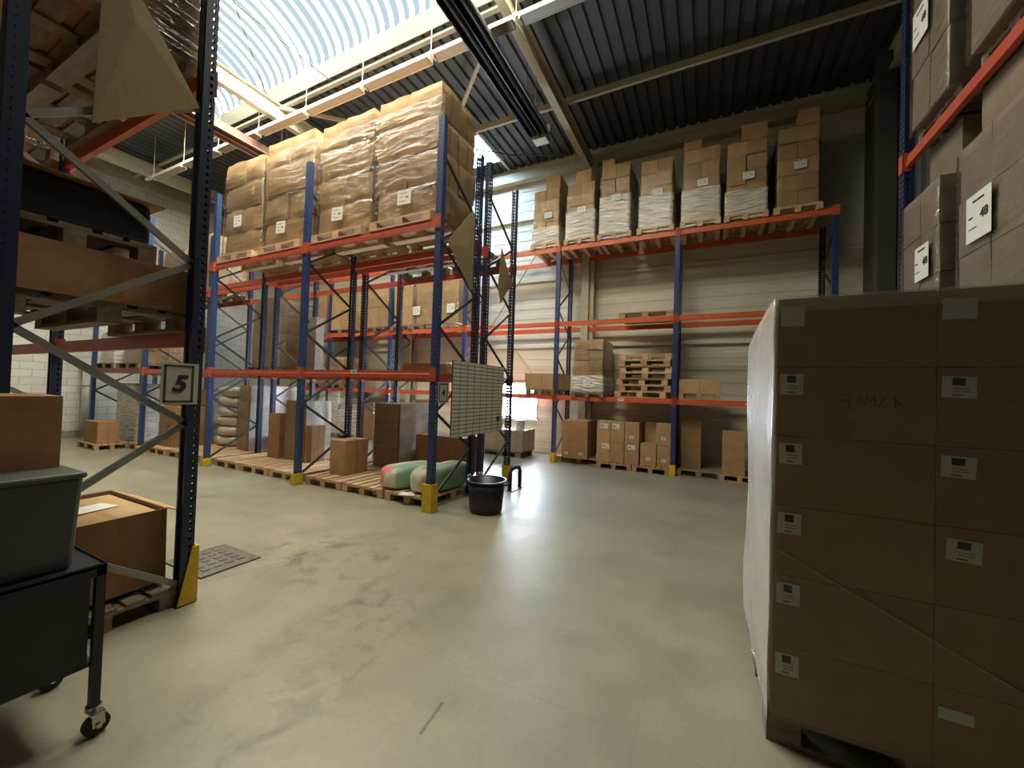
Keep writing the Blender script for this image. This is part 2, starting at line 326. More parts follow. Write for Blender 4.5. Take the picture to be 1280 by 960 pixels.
# long barrel-vault rooflight
mb = MB(); x0, x1 = SK[0], SK[1]; nx, na = 172, 18
cy, hw = (SK[2] + SK[3]) / 2, (SK[3] - SK[2]) / 2
for i in range(nx + 1):
    dz = 0.022 * math.sin(2 * PI * i / 4 + 0.4)
    for j in range(na + 1):
        t = PI * j / na
        mb.v.append((x0 + (x1 - x0) * i / nx, cy - hw * math.cos(t), 8.82 + 0.75 * math.sin(t) + dz))
for i in range(nx):
    for j in range(na):
        a = i * (na + 1) + j; mb.f.append((a, a + 1, a + na + 2, a + na + 1)); mb.m.append(0)
for xe in (x0, x1):                                       # end walls of the vault
    mb.add([(xe, cy - hw * math.cos(PI * j / na), 8.82 + 0.75 * math.sin(PI * j / na)) for j in range(na + 1)], [tuple(range(na + 1))])
vault = struct('window_1', mb, 'skylight', smooth=False)
fb = MB()
for ya, yb in ((SK[2] - .02, SK[2]), (SK[3], SK[3] + .02)): fb.box(x0 - .02, x1 + .02, ya, yb, 8.40, 8.84)
for xa, xb in ((x0 - .02, x0), (x1, x1 + .02)): fb.box(xa, xb, SK[2], SK[3], 8.40, 8.84)
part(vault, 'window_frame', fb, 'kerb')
w2 = struct('window_2', MB().box(S2[0] - .2, S2[1] + .2, S2[2] - .1, S2[3] + .1, 8.80, 8.82), 'smallsky')
fb = MB(); sx0, sx1 = -7.80, -5.55
fb.box(sx0 - .04, sx0, S2[2], S2[3], 8.55, 8.80).box(sx1, sx1 + .04, S2[2], S2[3], 8.55, 8.80).box(sx0, sx1, S2[2] - .04, S2[2], 8.55, 8.80).box(sx0, sx1, S2[3], S2[3] + .04, 8.55, 8.80)
for yy in (9.1, 9.4, 9.7): fb.box(sx0, sx1, yy, yy + .025, 8.72, 8.76)
part(w2, 'window_frame', fb, 'galv')
w3 = struct('window_3', MB().box(WX0, WX1, YB + .06, YB + .07, WZ0, WZ1), 'winglass')
fb = MB()
for a, b, c, d in ((WX0, WX0 + .05, WZ0, WZ1), (WX1 - .05, WX1, WZ0, WZ1), (WX0, WX1, WZ0, WZ0 + .04), (WX0, WX1, WZ1 - .05, WZ1)): fb.box(a, b, YB - .01, YB + .06, c, d)
for zz in (1.22, 1.40, 1.70): fb.box(WX0, WX1, YB + .0, YB + .03, zz, zz + .018)
fb.box(-5.1, -5.06, YB, YB + .05, WZ0, WZ1).box(-6.2, -6.15, YB, YB + .05, WZ0, WZ1)
part(w3, 'window_frame', fb, 'gasket')
part(w3, 'window_sill', MB().box(WX0 - .05, WX1 + .05, YB - .12, YB, WZ0 - .05, WZ0), 'cladding')
# steel frame: rafters with their columns, purlins, eaves beam, kerb beam
def ibeam_y(mb, x, y0, y1, z0, z1, w=.16):
    mb.box(x - w / 2, x + w / 2, y0, y1, z0, z0 + .02).box(x - .006, x + .006, y0, y1, z0 + .02, z1 - .02).box(x - w / 2, x + w / 2, y0, y1, z1 - .02, z1)
k = 1
for x in (-15.2, -9.1, -3.04, 2.92):
    mb = MB(); ibeam_y(mb, x, YF, 10.55, 7.86, 8.24)
    struct('trim_%d' % k, mb, 'steel'); k += 1
    if x < 2:
        mb = MB(); mb.box(x - .10, x + .10, 10.34, 10.36, 0, 7.9).box(x - .006, x + .006, 10.36, 10.60, 0, 7.9).box(x - .10, x + .10, 10.60, 10.62, 0, 8.2)
        if x == -3.04: mb.box(x + .10, x + .22, 10.42, 10.62, 0, 8.1)
        struct('trim_%d' % k, mb, 'steel'); k += 1
for y in (-3.0, -0.8, 8.32):
    mb = MB().box(XL, XR, y - .004, y + .004, 8.24, 8.44).box(XL, XR, y - .07, y + .004, 8.24, 8.25).box(XL, XR, y - .004, y + .07, 8.43, 8.44)
    struct('trim_%d' % k, mb, 'steel'); k += 1
for y in (SK[2] - .06, SK[3] + .06):
    struct('trim_%d' % k, MB().box(XL, XR, y - .04, y + .05, 8.26, 8.29).box(XL, XR, y + .04, y + .05, 8.29, 8.42), 'steel'); k += 1
struct('trim_%d' % k, MB().box(XL, XR, 10.52, 10.68, 8.06, 8.36).box(XL, XR, 10.44, 10.52, 8.06, 8.09), 'steel'); k += 1
struct('trim_%d' % k, MB().box(XL, XL + .12, YF, YB, 8.06, 8.36), 'steel'); k += 1
struct('trim_%d' % k, MB().box(2.72, 2.98, 9.35, 9.6, 0, 8.3).box(2.86, 2.98, 10.0, 10.6, 0, 8.3), 'darkclad'); k += 1
for zz in (3.05, 5.0, 6.9):                               # rails of the back wall
    struct('trim_%d' % k, MB().box(XL, XR, 10.62, 10.69, zz, zz + .06), 'cladding'); k += 1
mb = MB().bar((-4.2, 10.6, 6.4), (-6.3, 10.6, 3.4), .05, .012).bar((-5.6, 10.6, 3.5), (-4.45, 10.6, 2.05), .05, .012)
struct('trim_%d' % k, mb, 'steel'); k += 1
mb = MB().bar((-4.05, 6.36, 8.22), (-5.25, 7.42, 8.22), .07, .07).bar((-3.1, 5.2, 8.22), (-2.2, 4.4, 8.22), .07, .07)
mb.bar((-9.1, 5.6, 8.2), (-7.9, 6.7, 8.2), .07, .07); struct('trim_%d' % k, mb, 'steel'); k += 1
mb = MB().tube([(-9.18, 5.4, 8.24), (-7.2, 3.52, 8.24), (-5.0, 1.5, 8.24)], .010, 6).tube([(-7.40, 5.62, 8.3), (-7.46, 3.5, 8.3), (-7.5, 1.9, 8.3)], .010, 6)
struct('trim_%d' % k, mb, 'brace'); k += 1
mb = MB().box(-5.60, -5.54, 8.6, 10.55, 8.50, 8.56); struct('trim_%d' % k, mb, 'galv'); k += 1
mb = MB().tube([(-6.4, 8.9, 8.5), (-5.9, 9.25, 8.48), (-5.1, 9.9, 8.50), (-4.4, 10.2, 8.5), (-3.6, 10.4, 8.45)], .02, 8); struct('trim_%d' % k, mb, 'brace'); k += 1
mb = MB().tube([(-16.62, 4.86, 0), (-16.62, 4.86, 2.0)], .10, 14).tube([(-16.62, 4.86, 1.98), (-16.62, 4.86, 2.2)], .125, 14).tube([(-16.62, 4.86, 1.5), (-16.62, 4.86, 1.56)], .115, 14)
pp = single('drain_pipe', mb, 'pipe', 'white drain pipe standing against the white block wall', 'pipe', (0, 0, 0), smooth=True)

# ------------------------------------------------------------------ lamps and heaters
TY, TZ = 5.23, 7.44
t = thing('lighting_track', 'long cream lighting track hung on rods below the barrel rooflight', 'lighting track', (-6, TY, TZ))
part(t, 'rail', MB().prism([(TY - .035, TZ), (TY + .035, TZ), (TY + .035, TZ + .05), (TY - .035, TZ + .05)], 'x', -14.5, 1.2), 'lamp', local=False)
starts = [-13.98 + 1.62 * i for i in range(9)]
for i, xs in enumerate(starts):
    part(t, 'hanger', MB().tube([(xs - .1, TY, TZ + .05), (xs - .1, TY, 8.6)], .006, 6).tube([(xs - .1, TY, TZ + .02), (xs - .1, TY, TZ + .09)], .022, 8), 'lamp', local=False)
l0 = None
ords = ['leftmost', 'second from the left', 'third from the left', 'fourth from the left', 'fifth from the left', 'sixth from the left', 'seventh from the left', 'eighth from the left', 'ninth from the left']
for i, xs in enumerate(starts):
    lab = 'cream strip lamp under the lighting track, %s' % ords[i]
    if l0 is None:
        l0 = thing('strip_lamp', lab, 'strip lamp', (xs, TY, TZ), 0, 'strip lamps on the lighting track')
        part(l0, 'reflector', MB().prism([(-.035, 0), (.035, 0), (.095, -.085), (.085, -.085), (.03, -.012), (-.03, -.012), (-.085, -.085), (-.095, -.085)], 'x', 0, 1.5), 'lamp')
        part(l0, 'diffuser', MB().box(0.02, 1.48, -.083, .083, -.078, -.070), 'lampface')
        part(l0, 'end_cap', MB().box(-.03, 0, -.06, .06, -.09, 0), 'lamp', bev=.01); part(l0, 'end_cap', MB().box(1.5, 1.53, -.06, .06, -.09, 0), 'lamp', bev=.01)
    else: dup(l0, (xs, TY, TZ), lab)

def heater(label, xc, zc, y0, y1, hood, edge, w=.46):
    t = thing('tube_heater', label, 'heater', (xc, (y0 + y1) / 2, zc), 0, 'radiant tube heaters under the roof')
    h = w / 2
    mb = MB().prism([(xc - h, zc - .10), (xc - h * .62, zc + .10), (xc + h * .62, zc + .10), (xc + h, zc - .10), (xc + h - .012, zc - .10), (xc + h * .60, zc + .085), (xc - h * .60, zc + .085), (xc - h + .012, zc - .10)], 'y', y0, y1)
    mb.box(xc - .012, xc + .012, y0, y1, zc - .11, zc + .085)
    part(t, 'hood', mb, hood, local=False)
    for s in (-1, 1):
        part(t, 'heating_tube', MB().tube([(xc + s * .105, y0, zc - .045), (xc + s * .105, y1, zc - .045)], .05, 14), hood, local=False, smooth=True)
        part(t, 'hood_rim', MB().box(xc + s * h - .009, xc + s * h + .009, y0, y1, zc - .112, zc - .098), edge, local=False)
    part(t, 'hood_rim', MB().box(xc - .008, xc + .008, y0, y1, zc - .118, zc - .108), edge, local=False)
    part(t, 'burner_box', MB().box(xc - .17, xc + .13, y1 - .02, y1 + .22, zc - .16, zc - .02), 'galv', local=False, bev=.01)
    part(t, 'end_plate', MB().box(xc - h, xc + h, y1, y1 + .012, zc - .08, zc + .10), hood, local=False)
    for yy in (y0 + 1, y1 - .5):
        part(t, 'hanger', MB().tube([(xc - .1, yy, zc + .1), (xc - .1, yy, 8.55)], .006, 6).tube([(xc + .1, yy, zc + .1), (xc + .1, yy, 8.55)], .006, 6), 'brace', local=False)
    return t
heater('long black radiant tube heater hung beside the dark roof rafter, running to the back racks', -3.20, 7.12, 1.0, 7.35, 'heater', 'heater', .42)
heater('warmly lit radiant tube heater hung across the lighting track above the wrapped loads', -9.33, 7.10, 0.5, 6.4, 'litheater', 'lightedge', .40)

# ------------------------------------------------------------------ racks
def upright_mesh(h, key, hh=.014, hw_=.010):
    """open channel post: face with two hole columns, flanges with one, base plate"""
    mb = MB(); w, d, p = .10, .085, .06
    def wall(o, u, width, cols):
        o, u = Vector(o), Vector(u); xs = [0]
        for c in cols: xs += [c - hw_, c + hw_]
        xs.append(width); n = int(h / p)
        for i in range(len(xs) - 1):
            a, b = o + u * xs[i], o + u * xs[i + 1]
            if i % 2 == 0: mb.add([a, b, b + Vector((0, 0, h)), a + Vector((0, 0, h))], [(0, 1, 2, 3)])
            else:
                zs = 0.0
                for k_ in range(n + 1):
                    ze = min(h, p * (k_ + .5) - hh) if k_ < n else h
                    mb.add([a + Vector((0, 0, zs)), b + Vector((0, 0, zs)), b + Vector((0, 0, ze)), a + Vector((0, 0, ze))], [(0, 1, 2, 3)]); zs = p * (k_ + .5) + hh
    wall((-w / 2, -d / 2, 0), (1, 0, 0), w, (.028, .072)); wall((w / 2, -d / 2, 0), (0, 1, 0), d, (.03,)); wall((-w / 2, d / 2, 0), (0, -1, 0), d, (.055,))
    mb.box(-w / 2, -w / 2 + .022, d / 2 - .003, d / 2, 0, h); mb.box(w / 2 - .022, w / 2, d / 2 - .003, d / 2, 0, h)
    return mb.mesh('upright', [key])
def rack(name, label, loc, rz, xs, depth, height, levels, bcol, ucol, brace, rcol=None, front_low=True, guards=(), ulabels=None, pitch=1.25, z_first=.16, brace_w=.038, gw=.085, rear=None, hole=(.014, .010)):
    t = thing(name, label, 'pallet rack', loc, rz)
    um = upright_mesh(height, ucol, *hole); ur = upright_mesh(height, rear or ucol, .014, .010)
    foot = MB().box(-.07, .07, -.06, .07, 0, .008).mesh('foot_plate', [ucol])
    for i, x in enumerate(xs):
        for y, r in ((0, 0), (depth, PI)):
            u = place('upright', um if y == 0 else ur, (x, y, 0), r, t); s = u.modifiers.new('thickness', 'SOLIDIFY'); s.thickness = .0025; s.offset = 0
            place('foot_plate', foot, (0, 0, 0), 0, u)
        z, fr = z_first, front_low
        ya, yb = .035, depth - .035
        while z + pitch / 2 < height - .1:
            a, b = ((x, ya, z), (x, yb, z + pitch / 2)) if fr else ((x, yb, z), (x, ya, z + pitch / 2))
            part(t, 'brace', MB().bar(a, b, brace_w, .026, up=(1, 0, 0)), brace)
            z += pitch / 2; fr = not fr
    con = MB().prism([(-.052, -.10), (.052, -.10), (.052, .10), (-.052, .10)], 'y', -.056, -.044).box(.036, .052, -.056, .03, -.10, .10).mesh('end_connector', [bcol])
    for i in range(len(xs) - 1):
        ln = xs[i + 1] - xs[i] - .11; xm = (xs[i] + xs[i + 1]) / 2
        for lv in levels:
            zl, rows = (lv, (0, 1)) if not isinstance(lv, tuple) else lv
            for r in rows:
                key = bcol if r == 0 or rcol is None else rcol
                bm = bpy.data.meshes.get('beam_%s_%d' % (name, round(ln * 1000) * 10 + r))
                if bm is None:
                    bm = MB().prism([(-.028, -.058), (.022, -.058), (.022, .058), (-.018, .058), (-.018, .012), (-.028, .004)], 'x', -ln / 2, ln / 2).mesh('beam_%s_%d' % (name, round(ln * 1000) * 10 + r), [key])
                bo = place('beam', bm, (xm, 0 if r == 0 else depth, zl), 0 if r == 0 else PI, t)
                for s in (-1, 1):
                    c = place('end_connector', con, (s * (ln / 2 + .055), 0, 0), 0, bo)
                    if s > 0: c.scale = (-1, 1, 1)
    for x, y, h_, col in guards:
        hw2 = .062 if h_ < .22 else gw; q = hw2 - .008
        g = MB().prism([(x - hw2, y - .09), (x + hw2, y - .09), (x + hw2, y + .06), (x + q, y + .06), (x + q, y - .078), (x - q, y - .078), (x - q, y + .06), (x - hw2, y + .06)], 'z', 0, h_)
        part(t, 'upright_guard', g, col, bev=.004)
    return t
LA, A0 = 2.90, -3.506
axs = [-LA * i for i in range(4, -1, -1)]                 # local x of the five frames, a0 last
rack('pallet_rack', 'blue and red pallet rack in the middle with tall wrapped loads along its top', (A0, 4.541, 0), 0, axs, 1.04, 5.69, (1.947, 4.148), 'red', 'blue', 'brace', 'red', rear='shadeblue', hole=(.009, .006),
     guards=[(axs[4], 0, .40, 'yellow'), (axs[3], 0, .20, 'yellow'), (axs[2], 0, .16, 'yellow'), (axs[1], 0, .16, 'yellow')])
rack('pallet_rack', 'blue pallet rack standing back to back behind the middle rack', (A0, 5.882, 0), 0, axs, 1.03, 5.73, (1.947, 4.148), 'red', 'shadeblue', 'brace', 'darkred', guards=[(axs[4], 1.03 + .04, .30, 'yellow')])
C1 = -3.472
cxs = [2.8 * i for i in range(-4, 3)]
rack('pallet_rack', 'blue and orange pallet rack along the back wall', (C1, 9.428, 0), 0, cxs, .997, 5.465, (1.629, 3.486, 5.409), 'orange', 'blue', 'brace', 'orange', hole=(.008, .005), rear='shadeblue',
     guards=[(cxs[4], 0, .24, 'yellow'), (cxs[5], 0, .24, 'yellow')], gw=.062)
E_X, E_Y = -3.66, .70
te = rack('pallet_rack', 'dark pallet rack close by on the left with grey braces, carrying the number 5', (E_X, E_Y, 0), 0, [-2 * LA, -LA, 0], .96, 6.4, (2.07, 4.15), 'darkred', 'shadeblue', 'ebrace', 'darkred', front_low=False,
     pitch=1.25, brace_w=.045, hole=(.007, .004))
gm = MB().prism([(.90, 0), (1.02, 0), (1.02, .44), (.985, .44)], 'x', .055, .066).box(-.075, .066, 1.02, 1.032, 0, .44)
part(te, 'upright_guard', gm, 'yellow')
rack('pallet_rack', 'blue and red pallet rack along the right wall above the big wrapped pallet', (1.90, 5.70, 0), -PI / 2, [0, LA], 1.0, 7.2, (2.30, 4.36), 'red', 'shadeblue', 'brace', 'darkred')

# ------------------------------------------------------------------ pallets
def pallet_parts(root, m):
    for i, yy in enumerate((-.3275, -.17, 0, .17, .3275)):
        w = .145 if i in (0, 2, 4) else .10
        part(root, 'deck_board', MB().box(-.6, .6, yy - w / 2, yy + w / 2, .122, .144), m)
    for xx in (-.5275, 0, .5275): part(root, 'cross_board', MB().box(xx - .0725, xx + .0725, -.4, .4, .10, .122), m)
    for yy in (-.35, 0, .35):
        for xx in (-.5275, 0, .5275): part(root, 'block', MB().box(xx - .0725, xx + .0725, yy - .05, yy + .05, .022, .10), m)
        part(root, 'skid_board', MB().box(-.6, .6, yy - .05, yy + .05, 0, .022), m)
PROTO = {}
def pallet(label, x, y, z, rz=0.0, m='wood', detail=True, group=None, sx=1.0, sy=1.0):
    key = (m, detail)
    if key not in PROTO:
        if detail:
            p = thing('wooden_pallet', label, 'pallet', (x, y, z), rz, group); pallet_parts(p, m)
        else:
            mb = MB()
            for i, yy in enumerate((-.3275, -.17, 0, .17, .3275)):
                w = .145 if i in (0, 2, 4) else .10; mb.box(-.6, .6, yy - w / 2, yy + w / 2, .122, .144)
            for xx in (-.5275, 0, .5275): mb.box(xx - .0725, xx + .0725, -.4, .4, .10, .122)
            for yy in (-.35, 0, .35):
                for xx in (-.5275, 0, .5275): mb.box(xx - .0725, xx + .0725, yy - .05, yy + .05, .022, .10)
                mb.box(-.6, .6, yy - .05, yy + .05, 0, .022)
            p = single('wooden_pallet', mb, m, label, 'pallet', (x, y, z), group, rz=rz)
        PROTO[key] = p
        p.scale = (sx, sy, 1)
        return p
    src = PROTO[key]
    if detail: p = dup(src, (x, y, z), label, rz)
    else:
        p = src.copy(); COL.objects.link(p); p.location = (x, y, z); p.rotation_euler = (0, 0, rz); p['label'] = label
    p.scale = (sx, sy, 1)
    if group: p['group'] = group
    elif 'group' in p: del p['group']
    return p

# ------------------------------------------------------------------ cartons, labels, wrapped loads
CM = {}
def carton_mesh(w, d, h, m, v=0, crumple=.006):
    k_ = (round(w, 2), round(d, 2), round(h, 2), m, v % 4, crumple)
    if k_ in CM: return CM[k_]
    rs = random.Random(hash((round(w * 100), round(d * 100), round(h * 100), v % 4)) & 0xffff); sd = rs.uniform(0, 50)
    n = 5; mb = MB(); idx = {}
    def vert(i, j, l):
        q = (i, j, l)
        if q not in idx:
            u, v_, t_ = i / n * 2 - 1, j / n * 2 - 1, l / n * 2 - 1
            p = Vector((u * w / 2, v_ * d / 2, (t_ + 1) * h / 2))
            bu, bv, bt = (1 - u * u), (1 - v_ * v_), (1 - t_ * t_)
            nz = noise.noise_vector(p * 3.0 + Vector((sd, sd, 0))) * crumple * 1.4
            s = .012 if crumple > .004 else .004
            p.x += (math.copysign(1, u) if abs(u) == 1 else 0) * s * bv * bt * .8 + nz.x
            p.y += (math.copysign(1, v_) if abs(v_) == 1 else 0) * s * bu * bt * .8 + nz.y
            if t_ == 1: p.z += nz.z * bu
            if crumple > .01:
                e6 = abs(t_) ** 5; p.x *= 1 - .030 * e6; p.y *= 1 - .035 * e6
            idx[q] = len(mb.v); mb.v.append(tuple(p))
        return idx[q]
    R = range(n)
    for a in R:
        for b in R:
            for f in ([(a, b, 0), (a, b + 1, 0), (a + 1, b + 1, 0), (a + 1, b, 0)], [(a, b, n), (a + 1, b, n), (a + 1, b + 1, n), (a, b + 1, n)],
                      [(a, 0, b), (a + 1, 0, b), (a + 1, 0, b + 1), (a, 0, b + 1)], [(a, n, b), (a, n, b + 1), (a + 1, n, b + 1), (a + 1, n, b)],
                      [(0, a, b), (0, a, b + 1), (0, a + 1, b + 1), (0, a + 1, b)], [(n, a, b), (n, a + 1, b), (n, a + 1, b + 1), (n, a, b + 1)]):
                mb.f.append(tuple(vert(*q) for q in f)); mb.m.append(0)
    CM[k_] = mb.mesh('carton', [m]); return CM[k_]
def carton(label, x0, x1, y0, y1, z0, z1, m='carton', rz=0.0, group=None, v=0, crumple=.004, name='carton'):
    o = place(name, carton_mesh(x1 - x0, y1 - y0, z1 - z0, m, v, crumple), ((x0 + x1) / 2, (y0 + y1) / 2, z0), rz)
    return tag(o, label, 'carton', group)
LM = {}
def label_mesh(w, h, style):
    k_ = (w, h, style)
    if k_ in LM: return LM[k_]
    mb = MB().box(-w / 2, w / 2, -.0012, 0, -h / 2, h / 2, 0)
    def ink(u0, u1, v0, v1, m=1): mb.box(-w / 2 + u0 * w, -w / 2 + u1 * w, -.0018, -.0012, -h / 2 + v0 * h, -h / 2 + v1 * h, m)
    if style == 'square':                                  # dark picture block, then lines of small print
        ink(.30, .68, .58, .92, 1)
        for v0 in (.40, .28): ink(.34, .80, v0, v0 + .04, 2)
        ink(.30, .62, .10, .15, 1)
    elif style == 'lines':
        for v0, u1 in ((.74, .7), (.50, .42), (.22, .6)): ink(.16, u1, v0, v0 + .045, 2)
        ink(.60, .80, .42, .56, 2)
    elif style == 'part':
        ink(.12, .45, .45, .62, 1); ink(.12, .8, .2, .26, 2)
    elif style == 'small': ink(.2, .8, .35, .65, 2)
    LM[k_] = mb.mesh('label', ['white', 'ink', 'greyink']); return LM[k_]
def sticker(parent, w, h, style, loc, rz=0.0, name='paper_label', tilt=0.0):
    o = place(name, label_mesh(w, h, style), loc, rz, parent); o.rotation_euler = (0, tilt, rz); return o

def film_shell(w, d, z0, z1, m, seed, amp=.010, off=.016, nper=80, rows=84, sag=0.0, zf=13.0, tier=0.0):
    mb = MB(); rc = .03; W, D = w / 2 + off, d / 2 + off; per = []
    tot = 2 * (2 * W + 2 * D)
    for i in range(nper):
        s = tot * i / nper
        if s < 2 * W: p = (-W + s, -D, 0, -1)
        elif s < 2 * W + 2 * D: p = (W, -D + s - 2 * W, 1, 0)
        elif s < 4 * W + 2 * D: p = (W - (s - 2 * W - 2 * D), D, 0, 1)
        else: p = (-W, D - (s - 4 * W - 2 * D), -1, 0)
        per.append(p)
    for r in range(rows + 1):
        z = z0 + (z1 - z0) * r / rows
        for i, (x, y, nx_, ny_) in enumerate(per):
            q = Vector((x * 1.1, y * 1.1, z * zf + 1.2 * math.sin(x * 3 + seed))) + Vector((seed * 7.1, seed * 3.3, 0))
            a = abs(noise.noise(q * 1.5)) * 2 - .5 + noise.noise(q * 4) * .4
            e = 0.0
            if tier:
                u = z / tier; e = -.026 * math.exp(-((u - round(u)) / .09) ** 2) * (.5 + noise.noise(Vector((x * 3, y * 3, round(u) + seed))))
            zz = z + (sag * noise.noise(Vector((x * 2.2, y * 2.2, seed))) if r in (0, rows) else 0)
            mb.v.append((x + nx_ * (amp * a + e), y + ny_ * (amp * a + e), zz))
    for r in range(rows):
        for i in range(nper):
            j = (i + 1) % nper; mb.f.append((r * nper + i, r * nper + j, (r + 1) * nper + j, (r + 1) * nper + i)); mb.m.append(0)
    return mb.mesh('stretch_film', [m], smooth=True)

def side_sheen(w, d, h, seed, m):
    """whitened film, standing in for slanting light, over the right-hand side of a stack, wrapping a little round the rear"""
    mb = MB(); n1, n2 = 20, 24
    for r in range(n2 + 1):
        for i in range(n1 + 1):
            f = i / n1; z = -.02 + (h + .02) * r / n2
            a = .012 * noise.noise(Vector((f * 4, z * 3, seed)))
            mb.v.append((w / 2 + .048 + a + .008 * math.sin(f * PI * 2), -d / 2 + f * (d + .03), z))
    for r in range(n2):
        for i in range(n1):
            k_ = r * (n1 + 1) + i; mb.f.append((k_, k_ + 1, k_ + n1 + 2, k_ + n1 + 1)); mb.m.append(0)
    return mb.mesh('side_film_sheen', [m], smooth=True)
def load(label, x, y, z, w, d, h, tiers, rz=0.0, m='carton', group=None, seed=1, pats='wp', lab=None, film=('film', 0.0, .9), milky=None, extra=(), jit=.014, deep=2, crumple=.006, cols=2, amp=.010, off=.016, side=None):
    """film-wrapped stack of cartons; front faces local -y"""
    t = thing('pallet_load', label, 'pallet load', (x, y, z), rz, group)
    rs = random.Random(seed); th = h / tiers
    for i in range(tiers):
        p = pats[i % len(pats)]; nx_ = 1 if p == 'w' else cols; ny_ = deep
        for a in range(nx_):
            for b in range(ny_):
                cw, cd = w / nx_ - .008, d / ny_ - .008
                o = place('carton', carton_mesh(cw, cd, th - .006, m, rs.randrange(4), crumple), (-w / 2 + (a + .5) * w / nx_ + rs.uniform(-jit, jit) * .6, -d / 2 + (b + .5) * d / ny_ + rs.uniform(-jit, jit), i * th), rs.uniform(-.012, .012) * (jit / .014), t)
    for (fx0, fx1, fy0, fy1, hh) in extra:
        place('carton', carton_mesh((fx1 - fx0) * w - .01, (fy1 - fy0) * d - .01, hh - .006, m, rs.randrange(4), crumple), ((fx0 + fx1 - 1) / 2 * w, (fy0 + fy1 - 1) / 2 * d, h), rs.uniform(-.03, .03), t)
    if film:
        place('stretch_film', film_shell(w, d, -.06 + film[1] * h, film[2] * h, film[0], seed, amp, off, sag=.02, tier=th if crumple > .01 else 0.0), (0, 0, 0), 0, t)
    if milky: place('film_layers_and_sheen', film_shell(w, d, -.10, milky * h, 'milky', seed + 40, amp * 1.7, .028, sag=.05), (0, 0, 0), 0, t)
    if side: place('side_film_sheen', side_sheen(w, d, h, seed, side), (0, 0, 0), 0, t)
    if lab:
        fx, fz, lw, lh, tl = lab
        sticker(t, lw, lh, 'lines', ((fx - .5) * w, -d / 2 - off - .018 - (.018 if milky else 0), fz * h), 0, tilt=tl)
    return t

# ---- middle rack, top shelf: four loads on pallets
ZT = 4.206
topA = [(-4.27, 1.27, 2.02, 11), (-5.66, 1.27, 2.02, 12), (-7.19, 1.36, 2.10, 13), (-8.62, 1.24, 1.98, 14)]
names = ['rightmost and tallest', 'second from the right', 'third from the right', 'leftmost']
for i, (x, w, h, sd) in enumerate(topA):
    pallet('wooden pallet on the middle rack top shelf under its %s wrapped load' % names[i], x, 5.08, ZT, 0, 'newwood', True, 'pallets on the middle rack top shelf', sy=1.42)
    load('crumpled film-wrapped carton load on the middle rack top shelf, %s of four' % names[i], x, 5.14, ZT + .146, w, .94, h, 4, 0, 'palecarton', 'wrapped loads on the middle rack top shelf', sd, 'wp', (.42 if i else .5, .17 if i != 3 else .36, .27, .23, .05), ('film', 0, .88), None, crumple=.020, jit=.026, amp=.012, off=.036)
for i, x in enumerate((-4.3, -5.65)):
    pallet('empty pallet on the top beams of the back-to-back rack, %s' % ('nearer its free end' if i == 0 else 'further along'), x, 6.40, ZT, 0, 'oldwood', False, 'empty pallets behind the wrapped loads', sy=1.4)
for i, (x, h) in enumerate(((-12.9, 1.5), (-14.3, 1.25))):
    pallet('pallet on the back-to-back rack top shelf, far left, under the %s tan load' % ('taller' if i == 0 else 'lower'), x, 6.4, ZT, 0, 'wood', False, 'pallets at the far left of the back-to-back rack', sy=1.4)
    load('tan carton load on the far left top shelf of the back-to-back rack, the %s one' % ('taller' if i == 0 else 'lower'), x, 6.4, ZT + .146, 1.2, 1.0, h, 3, 0, 'palecarton', 'tan loads on the far left top shelf', 60 + i, 'wp')

# ---- back rack, top shelf: eight narrow loads
zc = 5.469
cl = [(-3.86, .70, 1.42, .30, (.45, 1, 0, 1, .34)), (-2.94, .70, 1.40, .50, (.30, .86, 0, .6, .32)), (-2.09, .68, 1.68, .55, (.0, .45, 0, .5, .16)), (-1.16, .69, 1.58, .48, None),
      (-.23, .72, 1.62, .44, (.0, .5, 0, .5, .20)), (.63, .72, 1.56, .32, (.35, 1, 0, .6, .34)), (1.52, .68, 1.62, .16, (.5, 1, 0, .6, .33))]
for i, (x, w, h, mk, ex) in enumerate(cl):
    nm = ['leftmost', 'second from the left', 'third from the left', 'fourth from the left', 'fifth from the left', 'sixth from the left', 'rightmost'][i]
    pallet('pallet on the back rack top shelf under its %s wrapped load' % nm, x, 9.97, zc, PI / 2, 'newwood', False, 'pallets on the back rack top shelf')
    load('narrow film-wrapped carton load on the back rack top shelf, %s of seven' % nm, x, 9.98, zc + .146, w, 1.10, h, 5, 0, 'carton', 'wrapped loads on the back rack top shelf', 20 + i, 'p' if i % 2 else 'ppw', (.55 if i else .6, .50, .21, .15, -.03), ('film', 0, .82), mk if mk > .2 else None, [ex] if ex else (), crumple=.008)

